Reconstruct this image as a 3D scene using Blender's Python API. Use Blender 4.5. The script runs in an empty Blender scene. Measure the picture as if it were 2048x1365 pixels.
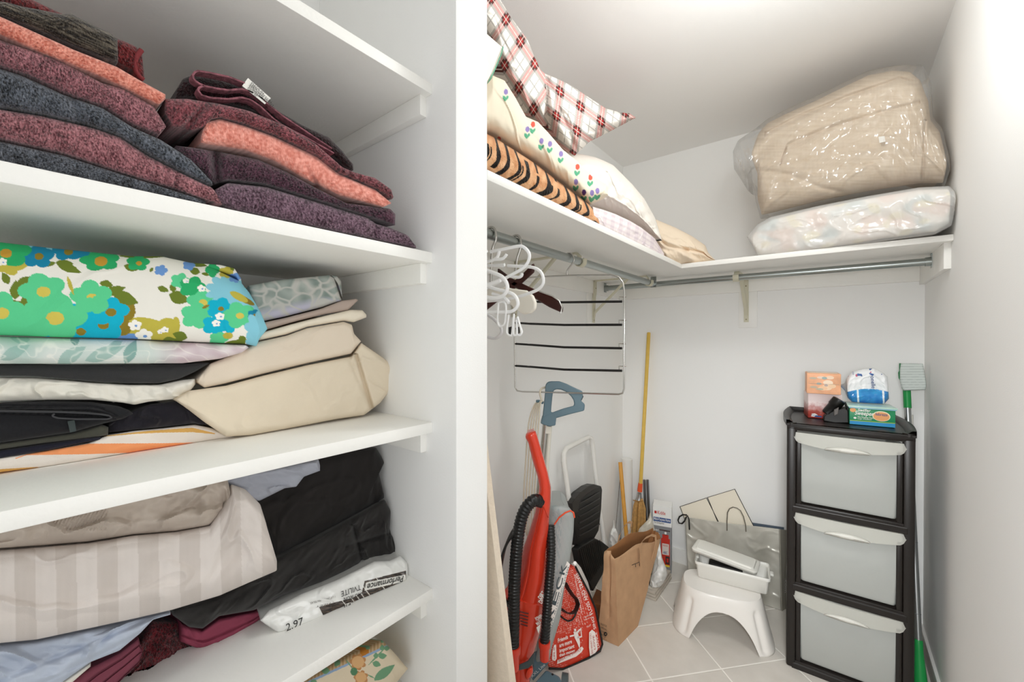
import bpy, bmesh, math, random
from math import sin, cos, pi, radians, sqrt, floor, hypot, exp, atan2
from mathutils import Vector, Matrix, noise

SC = bpy.context.scene
COL = SC.collection
random.seed(7)

# ------------------------------------------------------------------ camera, world, lights, exposure
FPX, YAW, PITCH, CAMZ = 815.3, 38.42, -.3327, 1.42
cam_d = bpy.data.cameras.new('camera'); cam_d.sensor_width = 36; cam_d.lens = FPX*36/2048
cam_d.clip_start = .02
cam = bpy.data.objects.new('camera', cam_d); COL.objects.link(cam)
cam.location = (0, 0, CAMZ); cam.rotation_euler = (radians(90+PITCH), 0, radians(YAW))
SC.camera = cam
SC.view_settings.view_transform = 'Standard'; SC.view_settings.look = 'None'
SC.view_settings.gamma = 1; SC.view_settings.use_curve_mapping = False
SC.view_settings.exposure = 0.05
SC.cycles.max_bounces = 20; SC.cycles.diffuse_bounces = 12

W = bpy.data.worlds.new('world'); SC.world = W; W.use_nodes = True
bg = W.node_tree.nodes['Background']; bg.inputs[0].default_value = (.98, .995, .995, 1); bg.inputs[1].default_value = 1.0

def area(name, loc, target, sx, sy, power, col=(.98, .995, .995)):
    l = bpy.data.lights.new(name, 'AREA'); l.shape = 'RECTANGLE'; l.size = sx; l.size_y = sy
    l.energy = power; l.color = col
    o = bpy.data.objects.new(name, l); COL.objects.link(o); o.location = loc
    o.rotation_euler = (Vector(target)-Vector(loc)).to_track_quat('-Z', 'Y').to_euler()
    return o
fo = area('photo_flash', (.07, .05, 1.45), (-.1, 2.4, .35), .25, .25, 5.2); fo.data.spread = radians(80)
fo = area('side_fill', (.2, .22, 1.3), (-.8, .22, 1.55), .4, .4, .95); fo.data.spread = radians(120)  # added fill light, lifts the linen side and its shelf undersides
lamp = bpy.data.lights.new('ceiling_lamp', 'POINT'); lamp.energy = 12.5; lamp.shadow_soft_size = .10; lamp.color = (.96, .99, .975)
lo = bpy.data.objects.new('ceiling_lamp', lamp); COL.objects.link(lo); lo.location = (-.05, 1.22, 2.36)

# ------------------------------------------------------------------ pixel rays (2048x1365 frame) to points in the room
_y, _p = radians(YAW), radians(PITCH)
_r = Vector((cos(_y), sin(_y), 0)); _f0 = Vector((-sin(_y), cos(_y), 0)); _u0 = Vector((0, 0, 1))
_fw = _f0*cos(_p)+_u0*sin(_p); _up = -_f0*sin(_p)+_u0*cos(_p)
EYE = Vector((0, 0, CAMZ))
def ray(x, y): return _fw+_r*((x-1024)/FPX)-_up*((y-682.5)/FPX)
def at(x, y, ax, v):
    d = ray(x, y); return EYE+d*((v-EYE[ax])/d[ax])
def aX(x, y, v): return at(x, y, 0, v)
def aY(x, y, v): return at(x, y, 1, v)
def aZ(x, y, v): return at(x, y, 2, v)
def aP(x, y, p, n):
    d = ray(x, y); n = Vector(n); return EYE+d*((Vector(p)-EYE).dot(n)/d.dot(n))

# ------------------------------------------------------------------ materials
def srgb(h):
    if isinstance(h, str):
        h = h.lstrip('#'); c = [int(h[i:i+2], 16)/255 for i in (0, 2, 4)]
    else: c = [v/255 for v in h]
    return tuple((v/12.92 if v <= .04045 else ((v+.055)/1.055)**2.4) for v in c)
MATS = {}
def mat(name, color=None, rough=.6, metal=0, noise_scale=0, noise_amt=0, bump=0, bump_scale=80, attr=False,
        trans=0, alpha=1, sheen=0, coat=0, ior=1.45, weave=0, spec=None, sss=0):
    if name in MATS: return MATS[name]
    m = bpy.data.materials.new(name); m.use_nodes = True; nt = m.node_tree; N = nt.nodes; L = nt.links
    b = N['Principled BSDF']; b.inputs['Roughness'].default_value = rough; b.inputs['Metallic'].default_value = metal
    b.inputs['IOR'].default_value = ior
    if spec is not None: b.inputs['Specular IOR Level'].default_value = spec
    if trans: b.inputs['Transmission Weight'].default_value = trans
    if alpha < 1: b.inputs['Alpha'].default_value = alpha
    if sheen: b.inputs['Sheen Weight'].default_value = sheen; b.inputs['Sheen Roughness'].default_value = .5
    if coat: b.inputs['Coat Weight'].default_value = coat; b.inputs['Coat Roughness'].default_value = .1
    if sss: b.inputs['Subsurface Weight'].default_value = sss; b.inputs['Subsurface Radius'].default_value = (.01, .01, .01)
    tc = N.new('ShaderNodeTexCoord')
    src = None
    if attr:
        a = N.new('ShaderNodeAttribute'); a.attribute_name = 'Col'; src = a.outputs['Color']
    else:
        rgb = N.new('ShaderNodeRGB'); c = srgb(color); rgb.outputs[0].default_value = (*c, 1); src = rgb.outputs[0]
    if noise_amt:
        nz = N.new('ShaderNodeTexNoise'); nz.inputs['Scale'].default_value = noise_scale; nz.inputs['Detail'].default_value = 4
        L.new(tc.outputs['Object'], nz.inputs['Vector'])
        mr = N.new('ShaderNodeMapRange'); mr.inputs[1].default_value = .3; mr.inputs[2].default_value = .7
        mr.inputs[3].default_value = 1-noise_amt; mr.inputs[4].default_value = 1+noise_amt
        L.new(nz.outputs[0], mr.inputs[0])
        mx = N.new('ShaderNodeVectorMath'); mx.operation = 'SCALE'
        L.new(src, mx.inputs[0]); L.new(mr.outputs[0], mx.inputs['Scale']); src = mx.outputs[0]
    L.new(src, b.inputs['Base Color'])
    if bump:
        nz = N.new('ShaderNodeTexNoise'); nz.inputs['Scale'].default_value = bump_scale; nz.inputs['Detail'].default_value = 3
        L.new(tc.outputs['Object'], nz.inputs['Vector'])
        h = nz.outputs[0]
        if weave:
            wv = N.new('ShaderNodeTexWave'); wv.inputs['Scale'].default_value = weave; wv.inputs['Distortion'].default_value = 1
            L.new(tc.outputs['Object'], wv.inputs['Vector'])
            ad = N.new('ShaderNodeMath'); ad.operation = 'ADD'; L.new(h, ad.inputs[0]); L.new(wv.outputs[1], ad.inputs[1]); h = ad.outputs[0]
        bp = N.new('ShaderNodeBump'); bp.inputs['Strength'].default_value = bump; bp.inputs['Distance'].default_value = .002
        L.new(h, bp.inputs['Height']); L.new(bp.outputs[0], b.inputs['Normal'])
    MATS[name] = m
    return m

def film_mat(name, haze, gloss, bump_scale, bump, rough=.1):
    """thin clear plastic: see-through film with a faint haze and sharp reflections on its creases"""
    m = bpy.data.materials.new(name); m.use_nodes = True; nt = m.node_tree; N = nt.nodes; L = nt.links
    N.remove(N['Principled BSDF']); out = N['Material Output']
    tr = N.new('ShaderNodeBsdfTransparent'); df = N.new('ShaderNodeBsdfDiffuse'); gl = N.new('ShaderNodeBsdfGlossy')
    df.inputs[0].default_value = (.86, .86, .85, 1); gl.inputs['Roughness'].default_value = rough
    tc = N.new('ShaderNodeTexCoord'); nz = N.new('ShaderNodeTexNoise'); nz.inputs['Scale'].default_value = bump_scale; nz.inputs['Detail'].default_value = 2; nz.inputs['Distortion'].default_value = 1.2
    L.new(tc.outputs['Object'], nz.inputs['Vector'])
    bp = N.new('ShaderNodeBump'); bp.inputs['Strength'].default_value = bump; bp.inputs['Distance'].default_value = .012
    L.new(nz.outputs[0], bp.inputs['Height']); L.new(bp.outputs[0], gl.inputs['Normal'])
    m1 = N.new('ShaderNodeMixShader'); m1.inputs[0].default_value = haze; L.new(tr.outputs[0], m1.inputs[1]); L.new(df.outputs[0], m1.inputs[2])
    fr = N.new('ShaderNodeFresnel'); fr.inputs[0].default_value = 1.45; L.new(bp.outputs[0], fr.inputs['Normal'])
    ml = N.new('ShaderNodeMath'); ml.operation = 'MULTIPLY_ADD'; ml.inputs[1].default_value = .42; ml.inputs[2].default_value = gloss; ml.use_clamp = True; L.new(fr.outputs[0], ml.inputs[0])
    m2 = N.new('ShaderNodeMixShader'); L.new(ml.outputs[0], m2.inputs[0]); L.new(m1.outputs[0], m2.inputs[1]); L.new(gl.outputs[0], m2.inputs[2])
    L.new(m2.outputs[0], out.inputs[0]); MATS[name] = m
    return m

# ------------------------------------------------------------------ object plumbing
def tag(o, label=None, cat=None, group=None, kind=None):
    if label: o['label'] = label
    if cat: o['category'] = cat
    if group: o['group'] = group
    if kind: o['kind'] = kind
    return o
def empty(name, loc=(0, 0, 0), label=None, cat=None, group=None):
    o = bpy.data.objects.new(name, None); COL.objects.link(o); o.location = loc; o.empty_display_size = .05
    return tag(o, label, cat, group)
def adopt(o, parent):
    if parent is not None:
        o.parent = parent
        bpy_mat = Matrix.Translation(-world_loc(parent))
        o.matrix_parent_inverse = bpy_mat
    return o
def world_loc(o):
    v = Vector((0, 0, 0)); q = o
    return Vector(o.location) if o.type == 'EMPTY' else Vector((0, 0, 0))
def tag_smooth(me, ang=40):
    me.polygons.foreach_set('use_smooth', [True]*len(me.polygons))
    if hasattr(me, 'set_sharp_from_angle'): me.set_sharp_from_angle(angle=radians(ang))
def spl(P, k=6):
    P = [Vector(p) for p in P]; out = []
    for j in range(len(P)-1):
        a, b, c, q = P[max(j-1, 0)], P[j], P[j+1], P[min(j+2, len(P)-1)]
        for i in range(k):
            u = i/k; out.append(.5*((2*b)+(c-a)*u+(2*a-5*b+4*c-q)*u*u+(-a+3*b-3*c+q)*u**3))
    return out+[P[-1]]
class MB:
    """collects shapes in world coordinates, then becomes one mesh object"""
    def __init__(s): s.v = []; s.f = []; s.c = None; s.mi = []
    def add(s, V, Fs, mi=0):
        o = len(s.v); s.v += [tuple(p) for p in V]
        for f in Fs: s.f.append([i+o for i in f]); s.mi.append(mi)
        return s
    def box(s, a, b, bev=0, M=None, mi=0):
        x0, y0, z0 = [min(p, q) for p, q in zip(a, b)]; x1, y1, z1 = [max(p, q) for p, q in zip(a, b)]
        if bev <= 0:
            V = [(x, y, z) for x in (x0, x1) for y in (y0, y1) for z in (z0, z1)]
            Fs = [(0, 1, 3, 2), (4, 6, 7, 5), (0, 4, 5, 1), (2, 3, 7, 6), (0, 2, 6, 4), (1, 5, 7, 3)]
        else:
            bm = bmesh.new(); bmesh.ops.create_cube(bm, size=1)
            for v in bm.verts:
                v.co = Vector(((x0+x1)/2+v.co.x*(x1-x0), (y0+y1)/2+v.co.y*(y1-y0), (z0+z1)/2+v.co.z*(z1-z0)))
            bev = min(bev, .49*min(x1-x0, y1-y0, z1-z0))
            bmesh.ops.bevel(bm, geom=bm.edges[:], offset=bev, segments=2, profile=.5, affect='EDGES')
            V = [v.co.copy() for v in bm.verts]; Fs = [[v.index for v in f.verts] for f in bm.faces]; bm.free()
        if M is not None: V = [M @ Vector(p) for p in V]
        return s.add(V, Fs, mi)
    def tube(s, pts, r, n=10, cap=True, closed=False, flat=None, mi=0):
        """sweep a circle (radius r, number or list) along pts; flat=(w,h) for an oval section"""
        P = [Vector(p) for p in pts]; m = len(P)
        R = r if isinstance(r, (list, tuple)) else [r]*m
        T = []
        for i in range(m):
            if closed: t = P[(i+1) % m]-P[i-1]
            else: t = P[min(i+1, m-1)]-P[max(i-1, 0)]
            T.append(t.normalized() if t.length > 1e-9 else Vector((0, 0, 1)))
        ref = Vector((0, 0, 1)) if abs(T[0].z) < .9 else Vector((1, 0, 0))
        nrm = T[0].cross(ref).normalized(); V = []; Fs = []
        for i in range(m):
            nrm = (nrm-T[i]*nrm.dot(T[i])); nrm = nrm.normalized() if nrm.length > 1e-6 else T[i].orthogonal().normalized()
            b = T[i].cross(nrm)
            for k in range(n):
                a = 2*pi*k/n
                if flat: V.append(P[i]+nrm*(cos(a)*flat[0])+b*(sin(a)*flat[1]))
                else: V.append(P[i]+(nrm*cos(a)+b*sin(a))*R[i])
        segs = m if closed else m-1
        for i in range(segs):
            j = (i+1) % m
            for k in range(n):
                Fs.append((i*n+k, i*n+(k+1) % n, j*n+(k+1) % n, j*n+k))
        if cap and not closed:
            Fs.append(tuple(reversed(range(n)))); Fs.append(tuple(range((m-1)*n, m*n)))
        return s.add(V, Fs, mi)
    def ribbon(s, pts, width_vec, thick):
        """flat strap along pts: width_vec is a constant vector (full width), thickness along the local normal"""
        P = [Vector(p) for p in pts]; w = Vector(width_vec)/2; V = []; Fs = []
        for i, p in enumerate(P):
            t = (P[min(i+1, len(P)-1)]-P[max(i-1, 0)]).normalized(); n = t.cross(w).normalized()*thick/2
            V += [p-w-n, p+w-n, p+w+n, p-w+n]
        for i in range(len(P)-1):
            for k in range(4): Fs.append((i*4+k, i*4+(k+1) % 4, i*4+4+(k+1) % 4, i*4+4+k))
        Fs += [(3, 2, 1, 0), tuple(len(V)-4+k for k in range(4))]
        return s.add(V, Fs)
    def prism(s, poly, off, mi=0):
        """polygon (list of 3D points) extruded by vector off"""
        P = [Vector(p) for p in poly]; n = len(P); off = Vector(off)
        V = P+[p+off for p in P]
        Fs = [tuple(reversed(range(n))), tuple(range(n, 2*n))]+[(i, (i+1) % n, n+(i+1) % n, n+i) for i in range(n)]
        return s.add(V, Fs, mi)
    def lathe(s, prof, axis_p, axis_d, n=24, mi=0):
        """prof: list of (r, h) along axis"""
        d = Vector(axis_d).normalized(); a = d.orthogonal().normalized(); b = d.cross(a); p0 = Vector(axis_p); V = []; Fs = []
        for r, h in prof:
            for k in range(n):
                t = 2*pi*k/n; V.append(p0+d*h+(a*cos(t)+b*sin(t))*r)
        for i in range(len(prof)-1):
            for k in range(n): Fs.append((i*n+k, i*n+(k+1) % n, (i+1)*n+(k+1) % n, (i+1)*n+k))
        Fs.append(tuple(reversed(range(n)))); Fs.append(tuple(range((len(prof)-1)*n, len(prof)*n)))
        return s.add(V, Fs, mi)
    def grid(s, rows, closed_u=False, closed_v=False, mi=0):
        """rows of points joined into quads"""
        n = len(rows[0]); m = len(rows); V = [p for r_ in rows for p in r_]; Fs = []
        for i in range(m if closed_v else m-1):
            for k in range(n if closed_u else n-1):
                Fs.append((i*n+k, i*n+(k+1) % n, ((i+1) % m)*n+(k+1) % n, ((i+1) % m)*n+k))
        return s.add(V, Fs, mi)
    def build(s, name, m, parent=None, smooth=None, fix=True, cols=None, bevel=0):
        me = bpy.data.meshes.new(name); me.from_pydata(s.v, [], s.f)
        if fix:
            bm = bmesh.new(); bm.from_mesh(me); bmesh.ops.recalc_face_normals(bm, faces=bm.faces); bm.to_mesh(me); bm.free()
        ms = m if isinstance(m, (list, tuple)) else [m]
        for q in ms: me.materials.append(q)
        if len(ms) > 1: me.polygons.foreach_set('material_index', s.mi)
        if cols is not None:
            at_ = me.color_attributes.new('Col', 'FLOAT_COLOR', 'POINT')
            flat = []
            for c in cols: flat += [c[0], c[1], c[2], 1]
            at_.data.foreach_set('color', flat)
        if smooth is not None: tag_smooth(me, smooth)
        me.update()
        o = bpy.data.objects.new(name, me); COL.objects.link(o)
        if bevel:
            md = o.modifiers.new('bevel', 'BEVEL'); md.width = bevel; md.segments = 2; md.limit_method = 'ANGLE'
        # put the origin of a free-standing mesh at its base
        if parent is None:
            xs = [p[0] for p in s.v]; ys = [p[1] for p in s.v]; zs = [p[2] for p in s.v]
            c = Vector(((min(xs)+max(xs))/2, (min(ys)+max(ys))/2, min(zs)))
            me.transform(Matrix.Translation(-c)); o.location = c
        else: attach(o, parent)
        return o
def attach(o, parent):
    """parent keeps the child where it was built (child meshes are in world coordinates)"""
    o.parent = parent
    w = Vector((0, 0, 0)); q = parent
    while q is not None:
        w += q.location if q.parent is None else Vector((0, 0, 0)); q = q.parent
    o.matrix_parent_inverse = Matrix.Translation(-w) if parent.parent is None else Matrix.Identity(4)
    return o
def build_empty(name, pts, label, cat, group=None):
    return empty(name, pts, label, cat, group)

# text as mesh: placed with origin p, x axis ex, y axis ey (letter height h)
def text(name, body, p, ex, ey, h, m, parent, align='LEFT', shear=0, bold=0, width=None, depth=.0004, spacing=1):
    cu = bpy.data.curves.new(name, 'FONT'); cu.body = body; cu.size = 1.4; cu.align_x = align; cu.shear = shear
    cu.offset = bold; cu.extrude = 0; cu.space_character = spacing; cu.resolution_u = 3
    tmp = bpy.data.objects.new(name+'_tmp', cu); COL.objects.link(tmp)
    dg = bpy.context.evaluated_depsgraph_get(); dg.update()
    me = bpy.data.meshes.new_from_object(tmp.evaluated_get(dg))
    bpy.data.objects.remove(tmp)
    ex = Vector(ex).normalized(); ey = Vector(ey); ey = (ey-ex*ey.dot(ex)).normalized(); n = ex.cross(ey)
    sx = h
    if width and len(me.vertices):
        xs = [v.co.x for v in me.vertices]; sx = width/max(1e-6, max(xs)-min(xs))
    for v in me.vertices:
        v.co = Vector(p)+ex*(v.co.x*sx)+ey*(v.co.y*h)+n*depth
    me.materials.clear(); me.materials.append(m); me.name = name
    o = bpy.data.objects.new(name, me); COL.objects.link(o)
    attach(o, parent)
    return o

# ------------------------------------------------------------------ the closet: sizes in metres
KL = .955
XL, XR, YB, YP1, YP2, XP, XS = -1.148, .325, 2.677, .5964*KL, .6948*KL, -.6221*KL, -.6975*KL
ZC = 2.6
SHELF = [1.42+(z-1.42)*KL for z in (1.9815, 1.6104, 1.2351, .8658, .60)]; ST = .0235*KL
ZH, HT, XLS, YBS = 1.7887, .0223, -.5946, 2.0928
M_wall = mat('white_wall_paint', '#f1f1f0', .75, bump=.12, bump_scale=260)
M_ceil = mat('white_ceiling_paint', '#f0efee', .85, bump=.12, bump_scale=200)
M_trim = mat('white_gloss_trim', '#f2f1ee', .45, bump=.08, bump_scale=60)
M_shelf = mat('painted_shelf_board', '#f1f0ec', .5, noise_scale=6, noise_amt=.02, bump=.25, bump_scale=150)
def box_obj(name, a, b, m, bev=0, parent=None):
    return MB().box(a, b, bev).build(name, m, parent, smooth=30 if bev else None)
def struct(name, a, b, m, bev=0): return tag(box_obj(name, a, b, m, bev), kind='structure')

# tiled floor: square tiles laid on the diagonal
m = bpy.data.materials.new('floor_tiles'); m.use_nodes = True; nt = m.node_tree; N = nt.nodes; L = nt.links; b = N['Principled BSDF']
tc = N.new('ShaderNodeTexCoord'); sep = N.new('ShaderNodeSeparateXYZ'); L.new(tc.outputs['Object'], sep.inputs[0])
def lin(ax, ay, off):
    a = N.new('ShaderNodeMath'); a.operation = 'MULTIPLY'; a.inputs[1].default_value = ax; L.new(sep.outputs[0], a.inputs[0])
    c = N.new('ShaderNodeMath'); c.operation = 'MULTIPLY_ADD'; c.inputs[1].default_value = ay; L.new(sep.outputs[1], c.inputs[0]); L.new(a.outputs[0], c.inputs[2])
    d = N.new('ShaderNodeMath'); d.operation = 'ADD'; d.inputs[1].default_value = off; L.new(c.outputs[0], d.inputs[0])
    return d.outputs[0]
def ping(v, size):
    a = N.new('ShaderNodeMath'); a.operation = 'PINGPONG'; a.inputs[1].default_value = size/2; L.new(v, a.inputs[0]); return a.outputs[0]
def cell(v, size):
    a = N.new('ShaderNodeMath'); a.operation = 'DIVIDE'; a.inputs[1].default_value = size; L.new(v, a.inputs[0])
    c = N.new('ShaderNodeMath'); c.operation = 'FLOOR'; L.new(a.outputs[0], c.inputs[0]); return c.outputs[0]
l1 = lin(-.748, .664, -1.863+.303*20); l2 = lin(.677, .736, -1.160+.3235*20)
mn = N.new('ShaderNodeMath'); mn.operation = 'MINIMUM'; L.new(ping(l1, .303), mn.inputs[0]); L.new(ping(l2, .3235), mn.inputs[1])
mr = N.new('ShaderNodeMapRange'); mr.inputs[1].default_value = .0022; mr.inputs[2].default_value = .0042; L.new(mn.outputs[0], mr.inputs[0])
cv = N.new('ShaderNodeCombineXYZ'); L.new(cell(l1, .303), cv.inputs[0]); L.new(cell(l2, .3235), cv.inputs[1])
wn = N.new('ShaderNodeTexWhiteNoise'); L.new(cv.outputs[0], wn.inputs[0])
nz = N.new('ShaderNodeTexNoise'); nz.inputs['Scale'].default_value = 14; nz.inputs['Detail'].default_value = 6; L.new(tc.outputs['Object'], nz.inputs['Vector'])
ad = N.new('ShaderNodeMath'); ad.operation = 'MULTIPLY_ADD'; ad.inputs[1].default_value = .25; L.new(wn.outputs[0], ad.inputs[0]); L.new(nz.outputs[0], ad.inputs[2])
cr = N.new('ShaderNodeValToRGB'); cr.color_ramp.elements[0].position = .3; cr.color_ramp.elements[0].color = (*srgb('#d0cbc3'), 1)
cr.color_ramp.elements[1].position = .95; cr.color_ramp.elements[1].color = (*srgb('#dcd7d0'), 1); L.new(ad.outputs[0], cr.inputs[0])
mx = N.new('ShaderNodeMix'); mx.data_type = 'RGBA'; mx.inputs[6].default_value = (*srgb('#f8f5ee'), 1); L.new(mr.outputs[0], mx.inputs[0]); L.new(cr.outputs[0], mx.inputs[7])
L.new(mx.outputs[2], b.inputs['Base Color']); b.inputs['Roughness'].default_value = .42
bp = N.new('ShaderNodeBump'); bp.inputs['Strength'].default_value = .35; bp.inputs['Distance'].default_value = .003; L.new(mr.outputs[0], bp.inputs['Height']); L.new(bp.outputs[0], b.inputs['Normal'])
fl = MB().box((XL-.1, -.9, -.1), (XR+.1, YB+.1, 0)); o = fl.build('floor', m)
# keep the floor's origin at the world origin so the tile joints stay where they were measured
o.data.transform(Matrix.Translation(o.location)); o.location = (0, 0, 0); tag(o, kind='structure')

struct('ceiling', (XL-.1, -.6, ZC), (XR+.1, YB+.1, ZC+.1), M_ceil)
struct('wall_left', (XL-.1, -.45, 0), (XL, YB+.1, ZC), M_wall)
struct('wall_back', (XL, YB, 0), (XR, YB+.1, ZC), M_wall)
struct('wall_right', (XR, -.6, 0), (XR+.1, YB+.1, ZC), M_wall)
struct('wall_partition', (XL, YP1, 0), (XP, YP2, ZC), M_wall, .003)
struct('wall_front', (XL, -.45, 0), (XP, -.35, ZC), M_wall)
struct('baseboard_right', (XR-.012, .2, 0), (XR, YB-.012, .09), M_trim, .003)
struct('baseboard_back', (XL+.012, YB-.012, 0), (XR, YB, .09), M_trim, .003)
struct('baseboard_left', (XL, YP2, 0), (XL+.012, YB, .09), M_trim, .003)

# linen shelves on cleats
nm = ['topmost', 'second', 'third', 'fourth', 'fifth']
what = ['bare white shelf board above the stacked bath towels', 'white shelf board carrying the stacked bath towels',
        'white shelf board carrying the floral sheets and beige bedding', 'white shelf board carrying the dark bedding and plastic wrapped sheet',
        'lowest white shelf board under the floral folded quilt']
cw = ['white cleat under the bare top shelf', 'white cleat under the towel shelf', 'white cleat under the shelf of floral sheets',
      'white cleat under the shelf of dark bedding', 'white cleat under the lowest linen shelf']
for i, z in enumerate(SHELF):
    o = box_obj('linen_shelf', (XL, -.35, z-ST), (XS, YP1, z), M_shelf, .0015); tag(o, what[i], 'shelf')
    if i < 4:
        o = box_obj('shelf_cleat', (XL, YP1-.017, z-ST-.0425), (-.7165*KL, YP1, z-ST), M_shelf, .0012); tag(o, cw[i], 'cleat')

# walk-in side: two boards on ledgers
tag(box_obj('hanging_shelf', (XL, YP2, ZH-HT), (XLS, YB, ZH), M_shelf, .0015), 'long white shelf board along the left wall under the pillows', 'shelf')
tag(box_obj('hanging_shelf', (XLS, YBS, ZH-HT), (XR, YB, ZH), M_shelf, .0015), 'white shelf board along the back wall under the bagged comforters', 'shelf')
tag(box_obj('shelf_ledger', (XL, YP2, 1.6895), (XL+.019, YB-.019, ZH-HT), M_shelf, .001), 'white ledger strip on the left wall under the long shelf', 'ledger')
tag(box_obj('shelf_ledger', (XL, YB-.019, 1.6875), (XR-.019, YB, ZH-HT), M_shelf, .001), 'white ledger strip on the back wall under the shelf', 'ledger')
tag(box_obj('shelf_ledger', (XR-.019, YBS+.035, 1.672), (XR, YB, ZH-HT), M_shelf, .001), 'white ledger block on the right wall at the shelf end', 'ledger')

# ------------------------------------------------------------------ folded cloth
def N3(x, y, z=0): return noise.noise(Vector((x, y, z)))
def mixc(a, b, t):
    t = max(0, min(1, t)); return tuple(a[i]+(b[i]-a[i])*t for i in range(3))
def resample(P, n):
    d = [0]
    for i in range(1, len(P)): d.append(d[-1]+hypot(P[i][0]-P[i-1][0], P[i][1]-P[i-1][1]))
    out = []; j = 0
    for k in range(n):
        s = d[-1]*k/(n-1)
        while j < len(P)-2 and d[j+1] < s: j += 1
        u = (s-d[j])/max(1e-9, d[j+1]-d[j])
        out.append((P[j][0]+(P[j+1][0]-P[j][0])*u, P[j][1]+(P[j+1][1]-P[j][1])*u))
    return out
def smooth_line(P, k=2):
    for _ in range(k): P = [P[0]]+[((P[i-1][0]+2*P[i][0]+P[i+1][0])/4, (P[i-1][1]+2*P[i][1]+P[i+1][1])/4) for i in range(1, len(P)-1)]+[P[-1]]
    return P
def extend(P):
    if P[0][0] <= 5:
        (x0, y0), (x1, y1) = P[0], P[1]; dx = 170; return [(x0-dx, y0-(y1-y0)/(x1-x0)*dx)]+P
    return P
AXN = {'X': (1, 0, 0), 'Y': (0, -1, 0)}
def cloth(name, label, cat, top, bot, plane, depth, m, paint, group=None, n=160, rows=26, r=.02, endr=.012, wr=0, wf=6, fuzz=0,
          zmin=None, back=None, nrm=(1, 0, 0), seed=0, parent=None, fold=None, sag=0, sm=60, ends=(1, 1), gap=2.0, tap=.45, xmax=None, xmin=None):
    """a folded or stuffed piece of cloth: its front follows two outlines (upper edge, lower edge) seen in the photo, lies on the
    plane at the given distance, has rounded edges and runs back by depth; the print is a vertex colour of the cloth itself"""
    if top[0][0] <= 5 and bot[0][0] <= 5: top, bot = extend(top), extend(bot)
    T = smooth_line(resample(top, n)); B = smooth_line(resample(bot, n))
    for k in range(n):
        hh = hypot(T[k][0]-B[k][0], T[k][1]-B[k][1]); g = min(gap, hh*.2)/max(hh, 1e-6); a, b = T[k], B[k]
        T[k] = (a[0]+(b[0]-a[0])*g, a[1]+(b[1]-a[1])*g); B[k] = (b[0]+(a[0]-b[0])*g, b[1]+(a[1]-b[1])*g)
    nv = Vector(nrm).normalized(); p0 = Vector((plane, 0, 0)) if not isinstance(plane, (tuple, list, Vector)) else Vector(plane)
    bk = -nv*depth if back is None else Vector(back)
    def pt(px, py, off):
        d = ray(px, py); return EYE+d*((p0-nv*off-EYE).dot(nv)/d.dot(nv))
    ts = []
    for i in range(rows):
        u = i/(rows-1); ts.append(.55*u+.45*(.5-.5*cos(pi*u)))
    E = [(pt(*T[k], 0), pt(*B[k], 0)) for k in range(n)]
    L = [0]
    for k in range(1, n): L.append(L[-1]+((E[k][0]+E[k][1])/2-(E[k-1][0]+E[k-1][1])/2).length)
    V = []; Cc = []; rnd = random.Random(seed)
    def fallback(u, rr): 
        return rr*(1-sqrt(max(0, 1-(1-u/rr)**2))) if u < rr else 0
    for k in range(n):
        h = (E[k][0]-E[k][1]).length; rr = max(1e-4, min(r, h*.5))
        le = fallback(min(L[k] if ends[0] else 9, (L[-1]-L[k]) if ends[1] else 9), endr) if endr else 0
        ring = []
        for i, t in enumerate(ts):
            px = T[k][0]+(B[k][0]-T[k][0])*t; py = T[k][1]+(B[k][1]-T[k][1])*t
            off = fallback(min(t, 1-t)*h, rr)+le
            s = L[k]
            edge = min(1, min(t, 1-t)*5)
            if wr:
                w = N3(s*wf+seed*7.1, t*h*wf*1.6+seed, seed)+.5*N3(s*wf*2.3, t*h*wf*3.1+seed*3, 5+seed)+.25*N3(s*wf*6, t*h*wf*6, 9+seed)
                w += .55*max(0, 1-7*abs(N3(s*wf*1.2+.5*N3(t*h*wf*2, s*wf, 3), t*h*wf*1.7+.4*w, seed+20)))
                off -= wr*w*(.25+.75*edge)
            if fold: off += fold(px, py, s, t, h)
            if sag: off -= sag*sin(pi*t)
            fz = fuzz*min(1, min(t, 1-t)*8)
            if fuzz: off -= fz*(rnd.random()-.3)+fz*.8*N3(px*.25, py*.25, seed)
            p = pt(px, py, off)
            if fuzz: p.z += fz*.5*(rnd.random()-.5)
            if zmin is not None and p.z < zmin+.0006: p.z = zmin+.0006
            if xmax is not None and p.x > xmax: p.x = xmax
            ring.append(p); Cc.append(paint(px, py, s, t))
        dv = ring[0]-ring[-1]; pb = ring[-1]+bk*.35+dv*tap*.7; pb2 = ring[-1]+bk+dv*tap; pt2 = ring[0]+bk-dv*tap; ptm = ring[0]+bk*.35-dv*tap*.7
        cb, ct = Cc[-1], Cc[-len(ts)]
        if zmin is not None:
            for q in (pb, pb2): q.z = max(q.z, zmin+.0006)
        ring += [pb, pb2, pt2, ptm]; Cc += [cb, cb, ct, ct]
        V.append(ring)
    mb = MB(); mb.grid(V, closed_u=True)
    q = len(V[0]); mb.f.append(list(range(q))); mb.f.append([(n-1)*q+i for i in range(q)]); mb.mi += [0, 0]
    o = mb.build(name, m, parent, smooth=sm, cols=Cc)
    if parent is None: tag(o, label, cat, group)
    return o
def terry(c1, c2, sc=.33, streak=0):  # highlights and shade of the loops are put into the colour as speckle
    a, b = srgb(c1), srgb(c2)
    def f(px, py, s, t):
        v = .46+1.0*N3(px*sc, py*sc*1.3, 3.3)+.3*N3(px*.03, py*.03, 8)
        if streak: v += streak*N3(px*.02, py*.5, 1)
        return mixc(a, b, v)
    return f
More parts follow.
